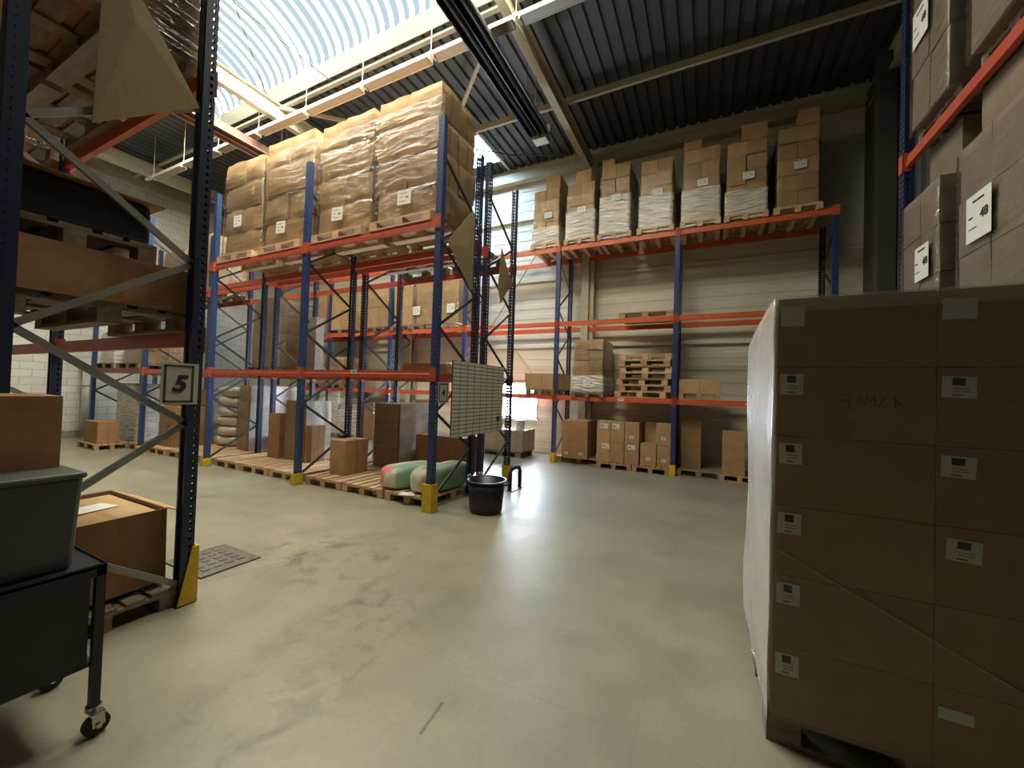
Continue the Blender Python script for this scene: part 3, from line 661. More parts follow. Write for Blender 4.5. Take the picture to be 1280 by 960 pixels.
# ---- back rack, middle shelf
zm = 3.546
pallet('empty pallet lying on the middle beams of the back rack', -1.34, 9.88, zm, 0, 'wood', True)
for (x0, x1, h, nm, sd) in ((-12.74, -12.12, 1.35, 'leftmost', 31), (-11.90, -10.85, 1.30, 'second from the left', 32), (-10.1, -9.22, 1.30, 'third from the left', 33), (-8.95, -8.22, 1.22, 'fourth from the left', 34), (-8.05, -6.5, 1.26, 'rightmost, with white labels', 35)):
    pallet('pallet on the back rack middle shelf under the tan load %s' % nm, (x0 + x1) / 2, 9.92, zm, PI / 2 if x1 - x0 < 1 else 0, 'oldwood', False, 'pallets on the back rack middle shelf', sy=(1.3 if x1 - x0 > 1 else 1.0))
    q = load('tan carton load on the back rack middle shelf, %s' % nm, (x0 + x1) / 2, 9.92, zm + .146, x1 - x0, 1.0, h, 2, 0, 'palecarton', 'tan loads on the back rack middle shelf', sd, 'p' if x1 - x0 > .8 else 'w', None, ('film', 0, .75) if sd % 2 else None, None, crumple=.004, jit=.008)
    if sd == 35:
        for fx in (-.50, .0, .36): sticker(q, .28, .26, 'lines', (fx * (x1 - x0) * .95, -.545, .42))
carton('tan carton standing on the labelled load of the back rack middle shelf', -7.9, -6.9, 9.5, 10.3, zm + .15 + 1.26, zm + .15 + 1.62, 'palecarton')

# ---- back rack, low shelf
zl = 1.689
pallet('red-brown pallet on the back rack low shelf under two cartons by the window', -3.86, 9.93, zl - .0, PI / 2, 'oldwood', True)
carton('left brown carton of the pair on the low back shelf by the window', -4.34, -3.86, 9.45, 10.35, zl + .146, zl + .146 + .40, 'carton', group='carton pair by the window')
carton('right brown carton of the pair on the low back shelf by the window', -3.85, -3.40, 9.45, 10.35, zl + .146, zl + .146 + .40, 'carton', group='carton pair by the window', v=1)
pallet('pallet on the back rack low shelf under the tall wrapped load', -2.62, 9.93, zl - .03, PI / 2, 'oldwood', True)
load('tall film-wrapped carton load on the back rack low shelf beside the pallet pile', -2.63, 9.95, zl + .115, .72, 1.05, 1.27, 5, 0, 'carton', None, 41, 'p', (.55, .16, .28, .21, 0), ('film', 0, .97), .30)
for i in range(7):
    pz = zl + i * .146; upside = i == 6
    nm = ['bottom', 'second from the bottom', 'third from the bottom', 'middle', 'third from the top', 'second from the top', 'top'][i]
    p = pallet('bare pallet in the pile on the low back shelf, %s one' % nm, -1.36 + (.0, .03, -.02, .04, .05, .02, .04)[i] - (.06 if i == 0 else 0), 9.86 + (.0, .02, .05, .02, .03, .0, .04)[i], pz, (.0, .02, -.015, .01, .0, -.01, .015)[i], 'newwood' if i % 2 == 0 else 'wood', True, 'pallet pile on the low back shelf', sx=.95)
    if upside: p.rotation_euler = (PI, 0, 0); p.location.z += .144
pallet('pallet on the back rack low shelf under two flat cartons', -.18, 9.86, zl, 0, 'wood', True, sx=.68)
carton('left of two flat cartons on the low back shelf right of the pallet pile', -.58, -.17, 9.5, 10.2, zl + .146, zl + .146 + .30, 'palecarton', group='two flat cartons on the low shelf')
carton('right of two flat cartons on the low back shelf right of the pallet pile', -.165, .25, 9.5, 10.2, zl + .146, zl + .146 + .30, 'palecarton', group='two flat cartons on the low shelf', v=2)
for (x0, x1, h, nm, sd) in ((-12.8, -12.1, .98, 'leftmost', 36), (-11.85, -11.15, .92, 'second', 37)):
    pallet('pallet on the low back shelf seen through the racks, under the %s wrapped load' % nm, (x0 + x1) / 2, 9.92, zl, PI / 2, 'oldwood', False, 'pallets at the far left of the low back shelf')
    q = load('wrapped carton load on the low back shelf, far left, %s' % nm, (x0 + x1) / 2, 9.92, zl + .146, x1 - x0, 1.0, h, 3, 0, 'carton', 'wrapped loads far left on the low back shelf', sd, 'p')
    if sd == 36: sticker(q, .26, .24, 'lines', (.18, -.56, .35))
carton('grey-brown carton on the low back shelf behind the middle rack uprights', -10.55, -9.75, 9.55, 10.3, zl, zl + .62, 'greycarton')

# ---- back rack, floor
def sticker_on(c, w, h, style, fx, fz):
    d = c.dimensions if False else None
    sz = [max(v.co[i] for v in c.data.vertices) - min(v.co[i] for v in c.data.vertices) for i in range(3)]
    return sticker(c, w, h, style, (fx * sz[0] - sz[0] / 2, -sz[1] / 2 - .006, fz * sz[2]))
yf = 9.40
for x, nm in ((-2.85, 'under the big double carton'), (-1.95, 'under the six labelled cartons'), (-1.13, 'beside the yellow guarded upright')):
    pallet('pallet on the floor below the back rack, %s' % nm, x, 9.95, 0, PI / 2 if x > -2.5 else 0, 'wood', True, 'floor pallets below the back rack')
pallet('bare slatted pallet on the floor right of the yellow guarded back upright', -.15, 9.86, 0, 0, 'oldwood', True, sx=.78)
pallet('pallet on the floor at the right end of the back rack under one upright carton', .62, 9.80, 0, 0, 'newwood', True, sx=.62)
c = carton('big brown double carton on the floor pallet at the back rack', -3.25, -2.60, yf, 10.2, .146, 1.07, 'browncarton')
sticker_on(c, .08, .05, 'small', .2, .13); sticker_on(c, .08, .05, 'small', .75, .13)
g6 = 'six cartons stacked on the back floor pallet'
six = [(-2.37, .15, 'left column, lower', 'part', .7, .78), (-2.37, .63, 'left column, upper', 'part', .55, .76), (-2.045, .15, 'middle column, lower', None, 0, 0), (-2.045, .63, 'middle column, upper', 'part', .4, .78), (-1.715, .15, 'right column, lower', 'part', .5, .8), (-1.715, .63, 'right column, upper', 'small', .5, .3)]
for x, z, nm, st, fx, fz in six:
    c = carton('carton in the two-high row on the back floor, %s' % nm, x, x + .315, yf, yf + .55, z, z + .475, 'carton', group=g6, v=int(x * 10))
    if st: sticker_on(c, *((.17, .12) if st == 'part' else (.09, .07)), st, fx, fz)
g3 = 'cartons beside the yellow guarded back upright'
for (x0, x1, y0, z0, z1, nm) in ((-1.36, -1.02, yf, .15, .65, 'low one at left'), (-1.00, -.72, yf, .15, .635, 'bottom one at right'), (-1.03, -.72, yf, .64, 1.13, 'upper one at right'), (-1.32, -1.05, yf + .42, .15, 1.13, 'tall one set back')):
    c = carton('carton left of the yellow guarded back upright, %s' % nm, x0, x1, y0, y0 + .38, z0, z1, 'carton', group=g3, v=int(z0 * 10))
    sticker_on(c, .09, .07, 'small', .5, .32)
carton('tall brown carton on the bare slatted pallet right of the back upright', -.53, -.12, 9.75, 10.2, .146, 1.26, 'browncarton')
carton('upright tan carton on the small pallet at the right end of the back rack', .30, .70, yf, yf + .45, .146, 1.04, 'carton')
# far left floor of the back rack
for (x0, x1, h, nm, sd) in ((-12.25, -11.35, 1.60, 'taller left', 51), (-11.3, -10.5, 1.10, 'lower right', 52)):
    pallet('floor pallet below the back rack far left under the %s white wrapped load' % nm, (x0 + x1) / 2, 9.95, 0, PI / 2, 'oldwood', False, 'floor pallets far left at the back rack')
    load('white film-wrapped carton load on the floor far left at the back rack, %s' % nm, (x0 + x1) / 2, 9.95, .146, x1 - x0, 1.05, h - .1, 4, 0, 'greycarton', 'white wrapped loads on the far floor', sd, 'p', None, ('haze', 0, .99), .8, amp=.004)
carton('brown carton perched on the floor between the far white wrapped loads and middle rack', -10.4, -9.7, 9.5, 10.2, 0, 1.12, 'browncarton')
carton('small brown carton on top of the white wrapped load far left', -12.25, -11.75, 9.5, 10.2, 1.66, 1.95, 'browncarton')

# ---- pallet box by the window
pallet('pallet under the open carton box by the back window', -4.95, 9.72, 0, 0, 'oldwood', True)
bx = thing('pallet_box', 'big pale carton box on a pallet under the back window', 'box', (-4.93, 9.72, .146))
mb = MB().box(-.64, .64, -.40, .40, 0, .02)
mb.box(-.64, .64, -.40, -.385, 0, .58).box(-.64, .64, .385, .40, 0, .58).box(-.64, -.625, -.385, .385, 0, .58).box(.625, .64, -.385, .385, 0, .58)
part(bx, 'body', mb, 'greycarton'); part(bx, 'contents', MB().box(-.62, .62, -.38, .38, .5, .545), 'white')
single('film_roll', MB().tube([(0, 0, 0), (0, 0, .30)], .13, 20).tube([(0, 0, .30), (0, 0, .305)], .05, 14), 'galv', 'grey upright roll standing in the carton box by the back window', 'roll', (-4.5, 9.58, .691), smooth=False, bev=.01)

# ---- floor pallets of the middle and back-to-back racks
bay = ['nearest the free end', 'second bay', 'third bay', 'fourth bay']
pos = ['right', 'middle', 'left']
for b in range(3):
    for k_ in range(3):
        x = A0 - LA * b - .52 - .93 * k_
        pallet('bare front-row floor pallet of the middle rack, %s, %s place' % (bay[b], pos[k_]), x, 5.24, 0, PI / 2, 'newwood', b < 2, 'floor pallets of the middle rack', sy=1.10)
        if not (b == 0 and k_ == 0): pallet('rear-row floor pallet behind the middle rack, %s, %s place' % (bay[b], pos[k_]), x, 6.49, 0, PI / 2, 'wood', False, 'rear floor pallets of the middle rack', sy=1.10)
# loads and cartons on them
zf = .146
carton('tan carton alone on the bare pallets in front of the tall wrapped stack', -6.13, -5.75, 4.97, 5.50, zf, .76, 'carton')
load('tall three-tier carton stack with filmed sides behind the lone tan carton', -5.76, 6.50, zf, .64, 1.10, 1.28, 3, 0, 'browncarton', None, 71, 'wpp', None, ('clear', 0, 1.0), None, jit=.006, crumple=.004, cols=1, side='sidesheen')
load('tall brown carton stack with filmed sides beside the second upright of the middle rack', -7.79, 5.70, zf, .62, .58, 1.26, 2, 0, 'browncarton', None, 72, 'w', None, ('clear', 0, .98), None, jit=.006, crumple=.004, side='sidesheen')
carton('lower brown carton leaning beside the filmed stack at the second upright', -7.43, -7.27, 5.44, 5.75, zf, .90, 'browncarton')
carton('lower carton of the slim pair left of the filmed brown stack', -8.60, -8.22, 5.36, 5.85, zf, .62, 'browncarton', group='slim carton pair in the middle rack', crumple=.010)
carton('upper carton of the slim pair left of the filmed brown stack', -8.59, -8.20, 5.36, 5.85, .622, 1.10, 'browncarton', group='slim carton pair in the middle rack', v=1, crumple=.010)
load('very tall narrow carton stack with cloudy film beside the white sacks', -9.88, 6.15, zf, .42, 1.20, 1.54, 4, 0, 'carton', None, 73, 'w', None, ('clear', 0, .98), None, jit=.01, crumple=.012, side='sidesheen')
carton('dark brown carton on the floor pallet right of the very tall narrow stack', -9.22, -8.76, 6.20, 6.75, zf, .58, 'browncarton')
carton('low brown carton behind the green sacks under the middle rack', -5.62, -4.98, 6.45, 7.05, zf, .50, 'browncarton')
carton('wide brown carton behind the white planning board', -5.15, -4.02, 6.15, 6.85, zf, .84, 'browncarton')
def sack(name, label, loc, w, d, h, m, group=None, rz=0.0, seed=0, mi=None, lump=.11, ry=0.0):
    mb = MB(); nu, nv = 28, 16
    for j in range(nv + 1):
        ph = -PI / 2 + PI * j / nv
        for i in range(nu):
            th = 2 * PI * i / nu
            se = lambda v, e: math.copysign(abs(v) ** e, v)
            p = Vector((w / 2 * se(math.cos(th), .55) * se(math.cos(ph), .45), d / 2 * se(math.sin(th), .55) * se(math.cos(ph), .45), h / 2 * se(math.sin(ph), .6)))
            p *= 1 + lump * noise.noise(Vector((p.x * 4, p.y * 4, p.z * 5 + seed * 9)))
            p.z = max(p.z, -h / 2 * .97)
            mb.v.append((p.x, p.y, p.z + h / 2 * .97))
    for j in range(nv):
        for i in range(nu):
            f = (j * nu + i, j * nu + (i + 1) % nu, (j + 1) * nu + (i + 1) % nu, (j + 1) * nu + i)
            c_ = sum((Vector(mb.v[q]) for q in f), Vector()) / 4
            mb.f.append(f); mb.m.append(mi(c_) if mi else 0)
    o = single(name, mb, m, label, 'sack', loc, group, smooth=True, rz=rz)
    o.rotation_euler = (0, ry, rz); return o
for i in range(6):
    nm = ['bottom', 'second', 'third', 'fourth', 'fifth', 'top'][i]
    sack('white_sack', 'plump white sack in the pile beside the very tall narrow stack, %s one' % nm, (-10.90 + (.0, .03, -.03, .02, .0, .04)[i], 6.15, zf + .245 * i), .82, 1.05, .27, 'sack', 'pile of white sacks', (.05, -.06, .04, .0, .07, -.03)[i], i)
def gm_(c): return 2 if c.y < -.42 and c.x < .05 and c.z > .10 else (1 if c.x < -.02 and c.z > .20 or c.y < -.42 else 0)
sack('green_sack', 'green woven sack with a pink end lying on the pallet left of the guard', (-4.36, 5.16, zf), .50, 1.05, .36, ['sackgreen', 'sackpale', 'pink'], 'green woven sacks', -.25, 1, gm_)
sack('green_sack', 'pale green woven sack lying behind the yellow guarded upright', (-3.83, 5.20, zf), .46, 1.10, .40, ['sackgreen', 'sackpale', 'sackpale'], 'green woven sacks', -.12, 2, gm_)
tag(place('paper_sheet', MB().box(-.12, .12, -.09, .09, 0, .004).mesh('paper_sheet', ['white']), (-4.02, 4.66, zf), .3), 'white paper scrap on the pallet edge in front of the green sacks', 'paper')
# back-to-back rack, low shelf
load('very tall brown carton load on the low shelf of the back-to-back rack', -10.0, 6.36, 2.16, .90, .70, 1.72, 4, 0, 'carton', None, 74, 'w', None, ('clear', 0, .99), None, jit=.01, crumple=.006)
pallet('pallet under the very tall brown load of the back-to-back rack', -10.0, 6.42, 2.01, 0, 'oldwood', False, sx=.8, sy=1.3)
carton('flat open carton lying on the low shelf of the back-to-back rack near its free end', -5.5, -4.75, 6.1, 6.9, 2.006, 2.24, 'palecarton')
sack('plastic_bag', 'clump of clear plastic film on the low shelf near the free end', (-4.2, 6.4, 2.006), .6, .7, .26, 'sack', None, .2, 5, lump=.5)
carton('slim grey carton on the low shelf of the back-to-back rack behind its tall load', -9.50, -9.02, 6.74, 6.98, 2.006, 3.5, 'greycarton')
# ---- far left end of the middle rack
pallet('red-brown pallet on the low beam at the far left of the middle rack', -12.9, 4.98, 2.006, 0, 'oldwood', True, sy=1.3)
pallet('pallet on the low beam of the middle rack nearest the block wall', -14.25, 4.98, 2.006, 0, 'oldwood', True, sy=1.3)
load('pinkish carton load on the low beam at the far left of the middle rack', -12.93, 5.05, 2.152, 1.20, .9, .62, 2, 0, 'carton', None, 81, 'p', None, ('film', 0, .9))
load('pale translucent wrapped load on the low beam nearest the block wall', -14.4, 5.05, 2.152, .75, .9, .85, 2, 0, 'greycarton', None, 82, 'p', None, ('haze', 0, .98), .9, amp=.004)
pallet('pallet on the floor in front of the far left upright, under one carton', -13.68, 4.36, 0, 0, 'wood', True, sx=.85, sy=.8)
carton('pinkish tan carton on the floor pallet in front of the far left upright', -14.05, -13.25, 4.10, 4.5, .146, .68, 'browncarton')
load('tall pale film-wrapped load on the floor at the far left of the middle rack', -13.95, 5.32, .02, 1.05, .9, 1.62, 4, 0, 'greycarton', None, 83, 'p', None, ('haze', 0, .98), .95, amp=.004)
load('brown carton load with loose film on the floor pallet left of the white sacks', -11.72, 5.25, zf, .80, .8, .98, 2, 0, 'carton', None, 84, 'p', None, ('film', 0, .6), None)
carton('carton with a white film cover topping the brown load by the white sacks', -12.08, -11.40, 4.95, 5.55, 1.135, 1.55, 'browncarton')
pallet('floor pallet at the far left of the middle rack', -12.75, 5.24, 0, PI / 2, 'newwood', True, sy=1.1)

# ------------------------------------------------------------------ signs, board, sheets, tub, hoop
def rsign(label, y0, y1, z0, z1, x, digit, sz, sh, bold):
    t = thing('rack_sign', label, 'sign', (x, (y0 + y1) / 2, z0)); w, h = y1 - y0, z1 - z0
    part(t, 'plate', MB().box(-.004, .004, -w / 2, w / 2, 0, h), 'signplate')
    b = MB(); e = w * .13; u = w * .065
    for a, c_, d_, f_ in ((-w / 2 + u, w / 2 - u * 2, h - e, h - u), (-w / 2 + u, w / 2 - u * 2, u, e), (-w / 2 + u, -w / 2 + e, u, h - u), (w / 2 - u * 2 - (e - u), w / 2 - u * 2, u, h - u)): b.box(.004, .006, a, c_, d_, f_)
    part(t, 'border', b, 'green')
    text(digit, sz, (.0065, -.01, h * .48), (PI / 2, 0, PI / 2), 'ink', t, 'numeral', bold, sh)
    part(t, 'bracket', MB().box(-.03, -.004, w / 2 - .05, w / 2 - .01, h * .3, h * .7), 'brace')
    return t
rsign('pale sign with a green border and the number 5 on the dark left upright', 1.43, 1.665, 1.56, 1.873, -3.585, '5', .17, .24, .007)
rsign('pale sign with a green border and the number 4 on the middle rack end upright', 4.55, 4.80, 1.54, 1.84, -3.44, '4', .155, .12, .004)
bw, bh = 1.62, 1.16
t = thing('planning_board', 'white gridded planning board hung across the ends of the two middle racks', 'board', (-3.38, 5.61, 1.02))
part(t, 'back_panel', MB().box(-.012, .004, -bw / 2, bw / 2, 0, bh), 'boardgap')
g = MB(); rows, colsn = 19, 8
for r in range(rows):
    for c_ in range(colsn):
        y0 = -bw / 2 + bw * c_ / colsn + .007; y1 = -bw / 2 + bw * (c_ + 1) / colsn - .007
        z0 = bh * r / rows + .005; z1 = bh * (r + 1) / rows - .006
        g.box(.004, .0055, y0, y1, z0, z1)
part(t, 'card_grid', g, 'board')
part(t, 'hook', MB().tube([(-.04, -.35, bh - .02), (-.02, -.35, bh + .05), (.0, -.35, bh)], .006, 6), 'brace'); part(t, 'hook', MB().tube([(-.04, .75, bh - .02), (-.02, .75, bh + .05), (.0, .75, bh)], .006, 6), 'brace')
tag(place('magnet', MB().lathe([(0, .0), (.045, 0), (.045, .02), (.03, .03), (0, .03)], n=20).mesh('magnet', ['black']), (-3.37, 6.22, 1.25)), 'small black magnet on the lower right of the planning board', 'magnet').rotation_euler = (0, PI / 2, 0)
def sheet(label, pts, x, th=.006, bend=.03, grp=None):
    """thin cardboard panel standing in a rack end frame; pts are (y, z), slightly bowed"""
    mb = MB(); n = len(pts); cy_ = sum(p[0] for p in pts) / n; cz_ = sum(p[1] for p in pts) / n
    y0 = min(p[0] for p in pts)
    X = lambda y, z: bend * math.sin((y - y0) * 4) * .5
    vs = [(X(y, z) + th / 2, y - cy_, z - cz_) for y, z in pts] + [(X(y, z) - th / 2, y - cy_, z - cz_) for y, z in pts] + [(X(cy_, 0) + th / 2 + bend * .3, 0, 0), (X(cy_, 0) - th / 2 + bend * .3, 0, 0)]
    fs = []
    for i in range(n):
        j = (i + 1) % n; fs += [(i, j, 2 * n), (n + j, n + i, 2 * n + 1), (j, i, n + i, n + j)]
    mb.add(vs, fs); return single('cardboard_sheet', mb, 'sheet', label, 'cardboard sheet', (x, cy_, cz_), grp)
sheet('tan cardboard triangle stuck in the end frame of the middle rack under its tallest load', [(4.64, 3.90), (5.28, 4.62), (5.36, 4.55), (5.34, 3.38), (5.27, 3.34)], -3.44)
sheet('narrow tan cardboard kite stuck in the end frame of the back-to-back rack', [(6.29, 4.38), (6.20, 3.62), (6.31, 3.34), (6.52, 3.60), (6.79, 3.83), (6.55, 4.0)], -3.44)
sheet('big tan cardboard triangle stuck high in the dark left rack end frame', [(1.02, 3.40), (1.60, 3.88), (1.22, 4.42), (1.10, 4.72), (1.04, 4.72)], -3.62)
t = thing('plastic_tub', 'round black plastic tub on the floor before the planning board', 'tub', (-2.845, 4.98, 0))
part(t, 'body', MB().lathe([(0, .004), (.225, .004), (.235, .03), (.268, .445), (.262, .445), (.228, .035), (0, .02)], n=48), 'black', smooth=True)
part(t, 'rim', MB().lathe([(.262, .438), (.29, .438), (.295, .448), (.29, .46), (.262, .455), (.262, .438)], n=48), 'black', smooth=True)
part(t, 'handle', MB().tube([(.29, -.06, .43), (.335, -.05, .425), (.345, 0, .425), (.335, .05, .425), (.29, .06, .43)], .012, 8), 'rubber', smooth=True)
part(t, 'handle', MB().tube([(-.29, -.06, .43), (-.335, -.05, .425), (-.345, 0, .425), (-.335, .05, .425), (-.29, .06, .43)], .012, 8), 'rubber', smooth=True)
t = thing('bumper_hoop', 'black floor hoop guarding the rear foot of the back-to-back rack', 'bumper', (-3.05, 6.35, 0))
part(t, 'hoop', MB().tube([(-.02, -.16, 0), (-.02, -.16, .30), (-.015, -.12, .37), (0, 0, .39), (.015, .12, .37), (.02, .16, .30), (.02, .16, 0)], .035, 12), 'rubber', smooth=True)
part(t, 'base_plate', MB().box(-.07, .07, -.22, .22, 0, .012), 'bluepaint', bev=.004)
mb = MB().box(-.29, .29, -.23, .23, .0, .012)
for i in range(4):
    for j in range(5): mb.box(-.24 + j * .10, -.19 + j * .10, -.19 + i * .10, -.13 + i * .10, .012, .018)
fr = MB().box(-.32, .32, -.26, -.23, 0, .014).box(-.32, .32, .23, .26, 0, .014).box(-.32, -.29, -.23, .23, 0, .014).box(.29, .32, -.23, .23, 0, .014)
t = thing('drain_cover', 'grey cast drain cover in the floor beside the dark left upright', 'drain cover', (-4.28, 2.19, .0005))
part(t, 'cover', mb, 'iron'); part(t, 'rim', fr, 'iron')

# ------------------------------------------------------------------ dark rack on the left: loads
zE1, zE2 = 2.128, 4.208
pallet('pallet on the low beams of the dark left rack under the wide brown carton', -4.35, 1.19, zE1, 0, 'oldwood', True, sy=1.25)
carton('wide brown carton on the low beams of the dark left rack', -4.95, -3.74, .72, 1.68, zE1 + .146, 2.61, 'browncarton')
pallet('dark pallet lying on the wide brown carton in the left rack', -4.40, 1.02, 2.615, 0, 'oldwood', True, sy=1.08)
t = thing('pallet_load', 'black film-wrapped load on the dark pallet in the left rack', 'pallet load', (-4.40, 1.02, 2.761))
part(t, 'wrapped_body', MB().box(-.58, .58, -.40, .40, 0, .29), 'blackfilm', bev=.03)
o = single('cardboard_sheet', MB().box(-.62, .62, -.40, .46, 0, .008), 'browncarton', 'brown cardboard lid sheet lying on the black wrapped load in the left rack', 'cardboard sheet', (-4.38, 1.02, 3.055))
for i, (x, nm) in enumerate(((-4.38, 'nearest its end frame'), (-5.68, 'further in'), (-7.3, 'past the second frame'))):
    pallet('pallet on the top beams of the dark left rack, %s' % nm, x, 1.18, zE2, 0, 'oldwood', i < 2, 'top pallets of the dark left rack', sy=1.3)
    load('brown carton load on the top beams of the dark left rack, %s' % nm, x, 1.18, zE2 + .146, 1.18, 1.0, 1.3, 3, 0, 'browncarton', 'top loads of the dark left rack', 90 + i, 'p')
pallet('low pallet on the floor inside the dark left rack under the big carton', -4.25, 1.2, 0, 0, 'oldwood', True, sy=1.05)
t = thing('open_carton', 'big open brown carton on the floor pallet inside the dark left rack', 'carton', (-4.25, 1.33, .17), 0)
mb = MB().box(-.49, .49, -.26, .26, 0, .01).box(-.49, .49, -.26, -.252, 0, .57).box(-.49, .49, .252, .26, 0, .57).box(-.49, -.482, -.252, .252, 0, .57).box(.482, .49, -.252, .252, 0, .57)
part(t, 'body', mb, 'browncarton')
part(t, 'flap', MB().bar((-.49, -.1, .56), (-.49, -.1, .57), .3, .01).bar((-.49, .0, .57), (-.70, .0, .52), .5, .007), 'carton'); part(t, 'flap', MB().bar((0, .256, .57), (0, .40, .50), .9, .007), 'carton')
part(t, 'contents', MB().box(-.47, .47, -.24, .24, .50, .54), 'palecarton')
t.rotation_euler = (.02, 0, 0)
tag(place('paper_sheet', MB().box(-.10, .10, -.14, .14, 0, .004).mesh('paper_sheet', ['white']), (-4.30, 1.30, .716), .2), 'white paper lying on the contents of the big open carton', 'paper')

# ------------------------------------------------------------------ trolley, grey bin and carton at the left edge
TX0, TX1, TY0, TY1, TZT = -3.30, -2.665, -.30, .885, .815
t = thing('steel_trolley', 'dark steel trolley on castors at the left edge', 'trolley', ((TX0 + TX1) / 2, (TY0 + TY1) / 2, 0))
for x in (TX0 + .018, TX1 - .018):
    for y in (TY0 + .018, TY1 - .018):
        part(t, 'leg', MB().box(x - .018, x + .018, y - .018, y + .018, .125, TZT - .01), 'darksteel', local=False)
        cs = part(t, 'castor', MB().tube([(x + .035 - .014, y, .05), (x + .035 + .014, y, .05)], .05, 20), 'rubber', local=False, smooth=False)
        part(cs, 'fork', MB().tube([(x, y, .108), (x, y, .128)], .03, 16).box(x - .004, x + .062, y - .026, y + .026, .100, .110).bar((x + .012, y, .105), (x + .014, y + .006, .045), .004, .046, up=(0, 1, 0)).bar((x + .058, y, .105), (x + .056, y + .006, .045), .004, .046, up=(0, 1, 0)).tube([(x + .004, y + .004, .05), (x + .068, y + .004, .05)], .012, 12), 'chrome', local=True)
        for ch in cs.children: ch.data.transform(Matrix.Translation((-t.location.x, -t.location.y, 0)))
part(t, 'top_tray', MB().box(TX0, TX1, TY0, TY1, TZT - .012, TZT).box(TX1 - .004, TX1, TY0, TY1, TZT - .05, TZT + .01).box(TX0, TX0 + .004, TY0, TY1, TZT - .05, TZT + .01).box(TX0, TX1, TY1 - .004, TY1, TZT - .05, TZT + .01).box(TX0, TX1, TY0, TY0 + .004, TZT - .05, TZT + .01), 'darksteel', local=False)
part(t, 'side_panel', MB().box(TX1 - .03, TX1 - .022, TY0 + .03, TY1 - .05, .325, .775), 'darksteel', local=False)
part(t, 'side_panel', MB().box(TX0 + .022, TX0 + .03, TY0 + .03, TY1 - .05, .325, .775), 'darksteel', local=False)
part(t, 'shelf', MB().box(TX0 + .02, TX1 - .02, TY0 + .02, TY1 - .02, .325, .34), 'darksteel', local=False)
def taper(x0, x1, y0, y1, z0, z1, i):
    mb = MB(); vs = [(x0 + i, y0 + i, z0), (x1 - i, y0 + i, z0), (x1 - i, y1 - i, z0), (x0 + i, y1 - i, z0), (x0, y0, z1), (x1, y0, z1), (x1, y1, z1), (x0, y1, z1)]
    return mb.add(vs, [(0, 3, 2, 1), (4, 5, 6, 7), (0, 1, 5, 4), (1, 2, 6, 5), (2, 3, 7, 6), (3, 0, 4, 7)])
bz = TZT + .001
t = thing('storage_bin', 'grey plastic storage bin with a lid on the dark steel trolley', 'bin', (-2.96, .30, bz))
part(t, 'body', taper(-3.215, -2.715, -.22, .805, bz, 1.262, .020), 'bin', local=False, bev=.02)
part(t, 'lid', MB().box(-3.228, -2.705, -.235, .814, 1.250, 1.279), 'bin', local=False, bev=.012)
part(t, 'handle', MB().box(-2.722, -2.700, .36, .52, 1.10, 1.13), 'bin', local=False, bev=.006)
carton('brown carton standing on the grey storage bin at the left edge', -3.43, -2.96, -.2, .785, 1.28, 1.64, 'browncarton')

# ------------------------------------------------------------------ big wrapped pallet at the right
GX0, GX1, GY0, GY1 = .318, 1.52, 2.432, 3.62
pallet('pallet under the big wrapped carton load near the right edge', .905, 3.02, 0, 0, 'oldwood', True, sx=1.01, sy=1.45)
t = thing('pallet_load', 'big film-wrapped load of brown cartons close by at the right', 'pallet load', ((GX0 + GX1) / 2, (GY0 + GY1) / 2, .146))
gw, gd, th = GX1 - GX0, GY1 - GY0, .3525
C_ = {}
for i in range(6):
    for a in range(2):
        for b in range(3):
            o = place('carton', carton_mesh(gw / 2 - .005, gd / 3 - .005, th - .004, 'mutedcarton', 0, .002), (-gw / 4 + a * gw / 2, -gd / 2 + (b + .5) * gd / 3, i * th), 0, t)
            C_[i, a, b] = o
for i in range(6):
    zl_ = th - .055 if i < 5 else th - .06
    sticker(C_[i, 0, 0], .098, .105, 'square' if i < 5 else 'blank', (-gw / 4 + .062, -gd / 6 - .002, zl_ - .035), 0, tilt=.02 * (i % 3 - 1))
    if i not in (1, 2): sticker(C_[i, 1, 0], .112, .095 if i else .05, 'square' if 0 < i < 5 else 'blank', (-gw / 4 + .07, -gd / 6 - .002, zl_ - .035 - (.0 if i else .02)), 0, tilt=.03)
sticker(C_[2, 1, 0], .112, .095, 'square', (-gw / 4 + .09, -gd / 6 - .002, th - .10), 0, tilt=.05)
# pen scrawl on the second carton from the top
strokes = [[(0, .05), (-.03, .055), (-.04, .03), (-.01, .02), (0, .045), (-.005, -.02), (-.015, -.035)], [(.034, .0), (.025, .02), (.028, .045), (.040, .048), (.047, .025), (.042, .004), (.034, .0)], [(.055, .0), (.065, .05), (.075, .02), (.09, .05), (.092, .0)],
           [(.105, .05), (.135, .05), (.105, .0), (.14, .0)], [(.165, .05), (.165, .0)], [(.195, .05), (.168, .025), (.195, .0)]]
mb = MB()
for s_ in strokes: mb.tube([(x, 0, z) for x, z in s_], .0022, 6)
o = place('pen_writing', mb.mesh('pen_writing', ['marker']), (-gw / 4 + .295, -gd / 6 - .003, .165), 0, C_[4, 0, 0])
place('stretch_film', film_shell(gw, gd, -.02, 6 * th + .004, 'clear', 3, .003, .006, 96, 60), (0, 0, 0), 0, t)
mb = MB(); P0 = Vector((GX0 - t.location.x - .004, -gd / 2 - .011, .985 - .146)); P1 = Vector((GX1 - t.location.x, -gd / 2 - .011, .40 - .146))
mb.bar(P0, P1, .004, .012, up=(0, -1, 0)); part(t, 'film_edge', mb, 'haze')
mb = MB().box(-gw / 2 - .012, gw / 2, -gd / 2 - .0125, -gd / 2 - .0115, 6 * th - .07, 6 * th + .004); part(t, 'film_fold', mb, 'softhaze')
hz = MB()                                                  # whitened film, sheen put into its colour, over the left side, bulging at the rear corner
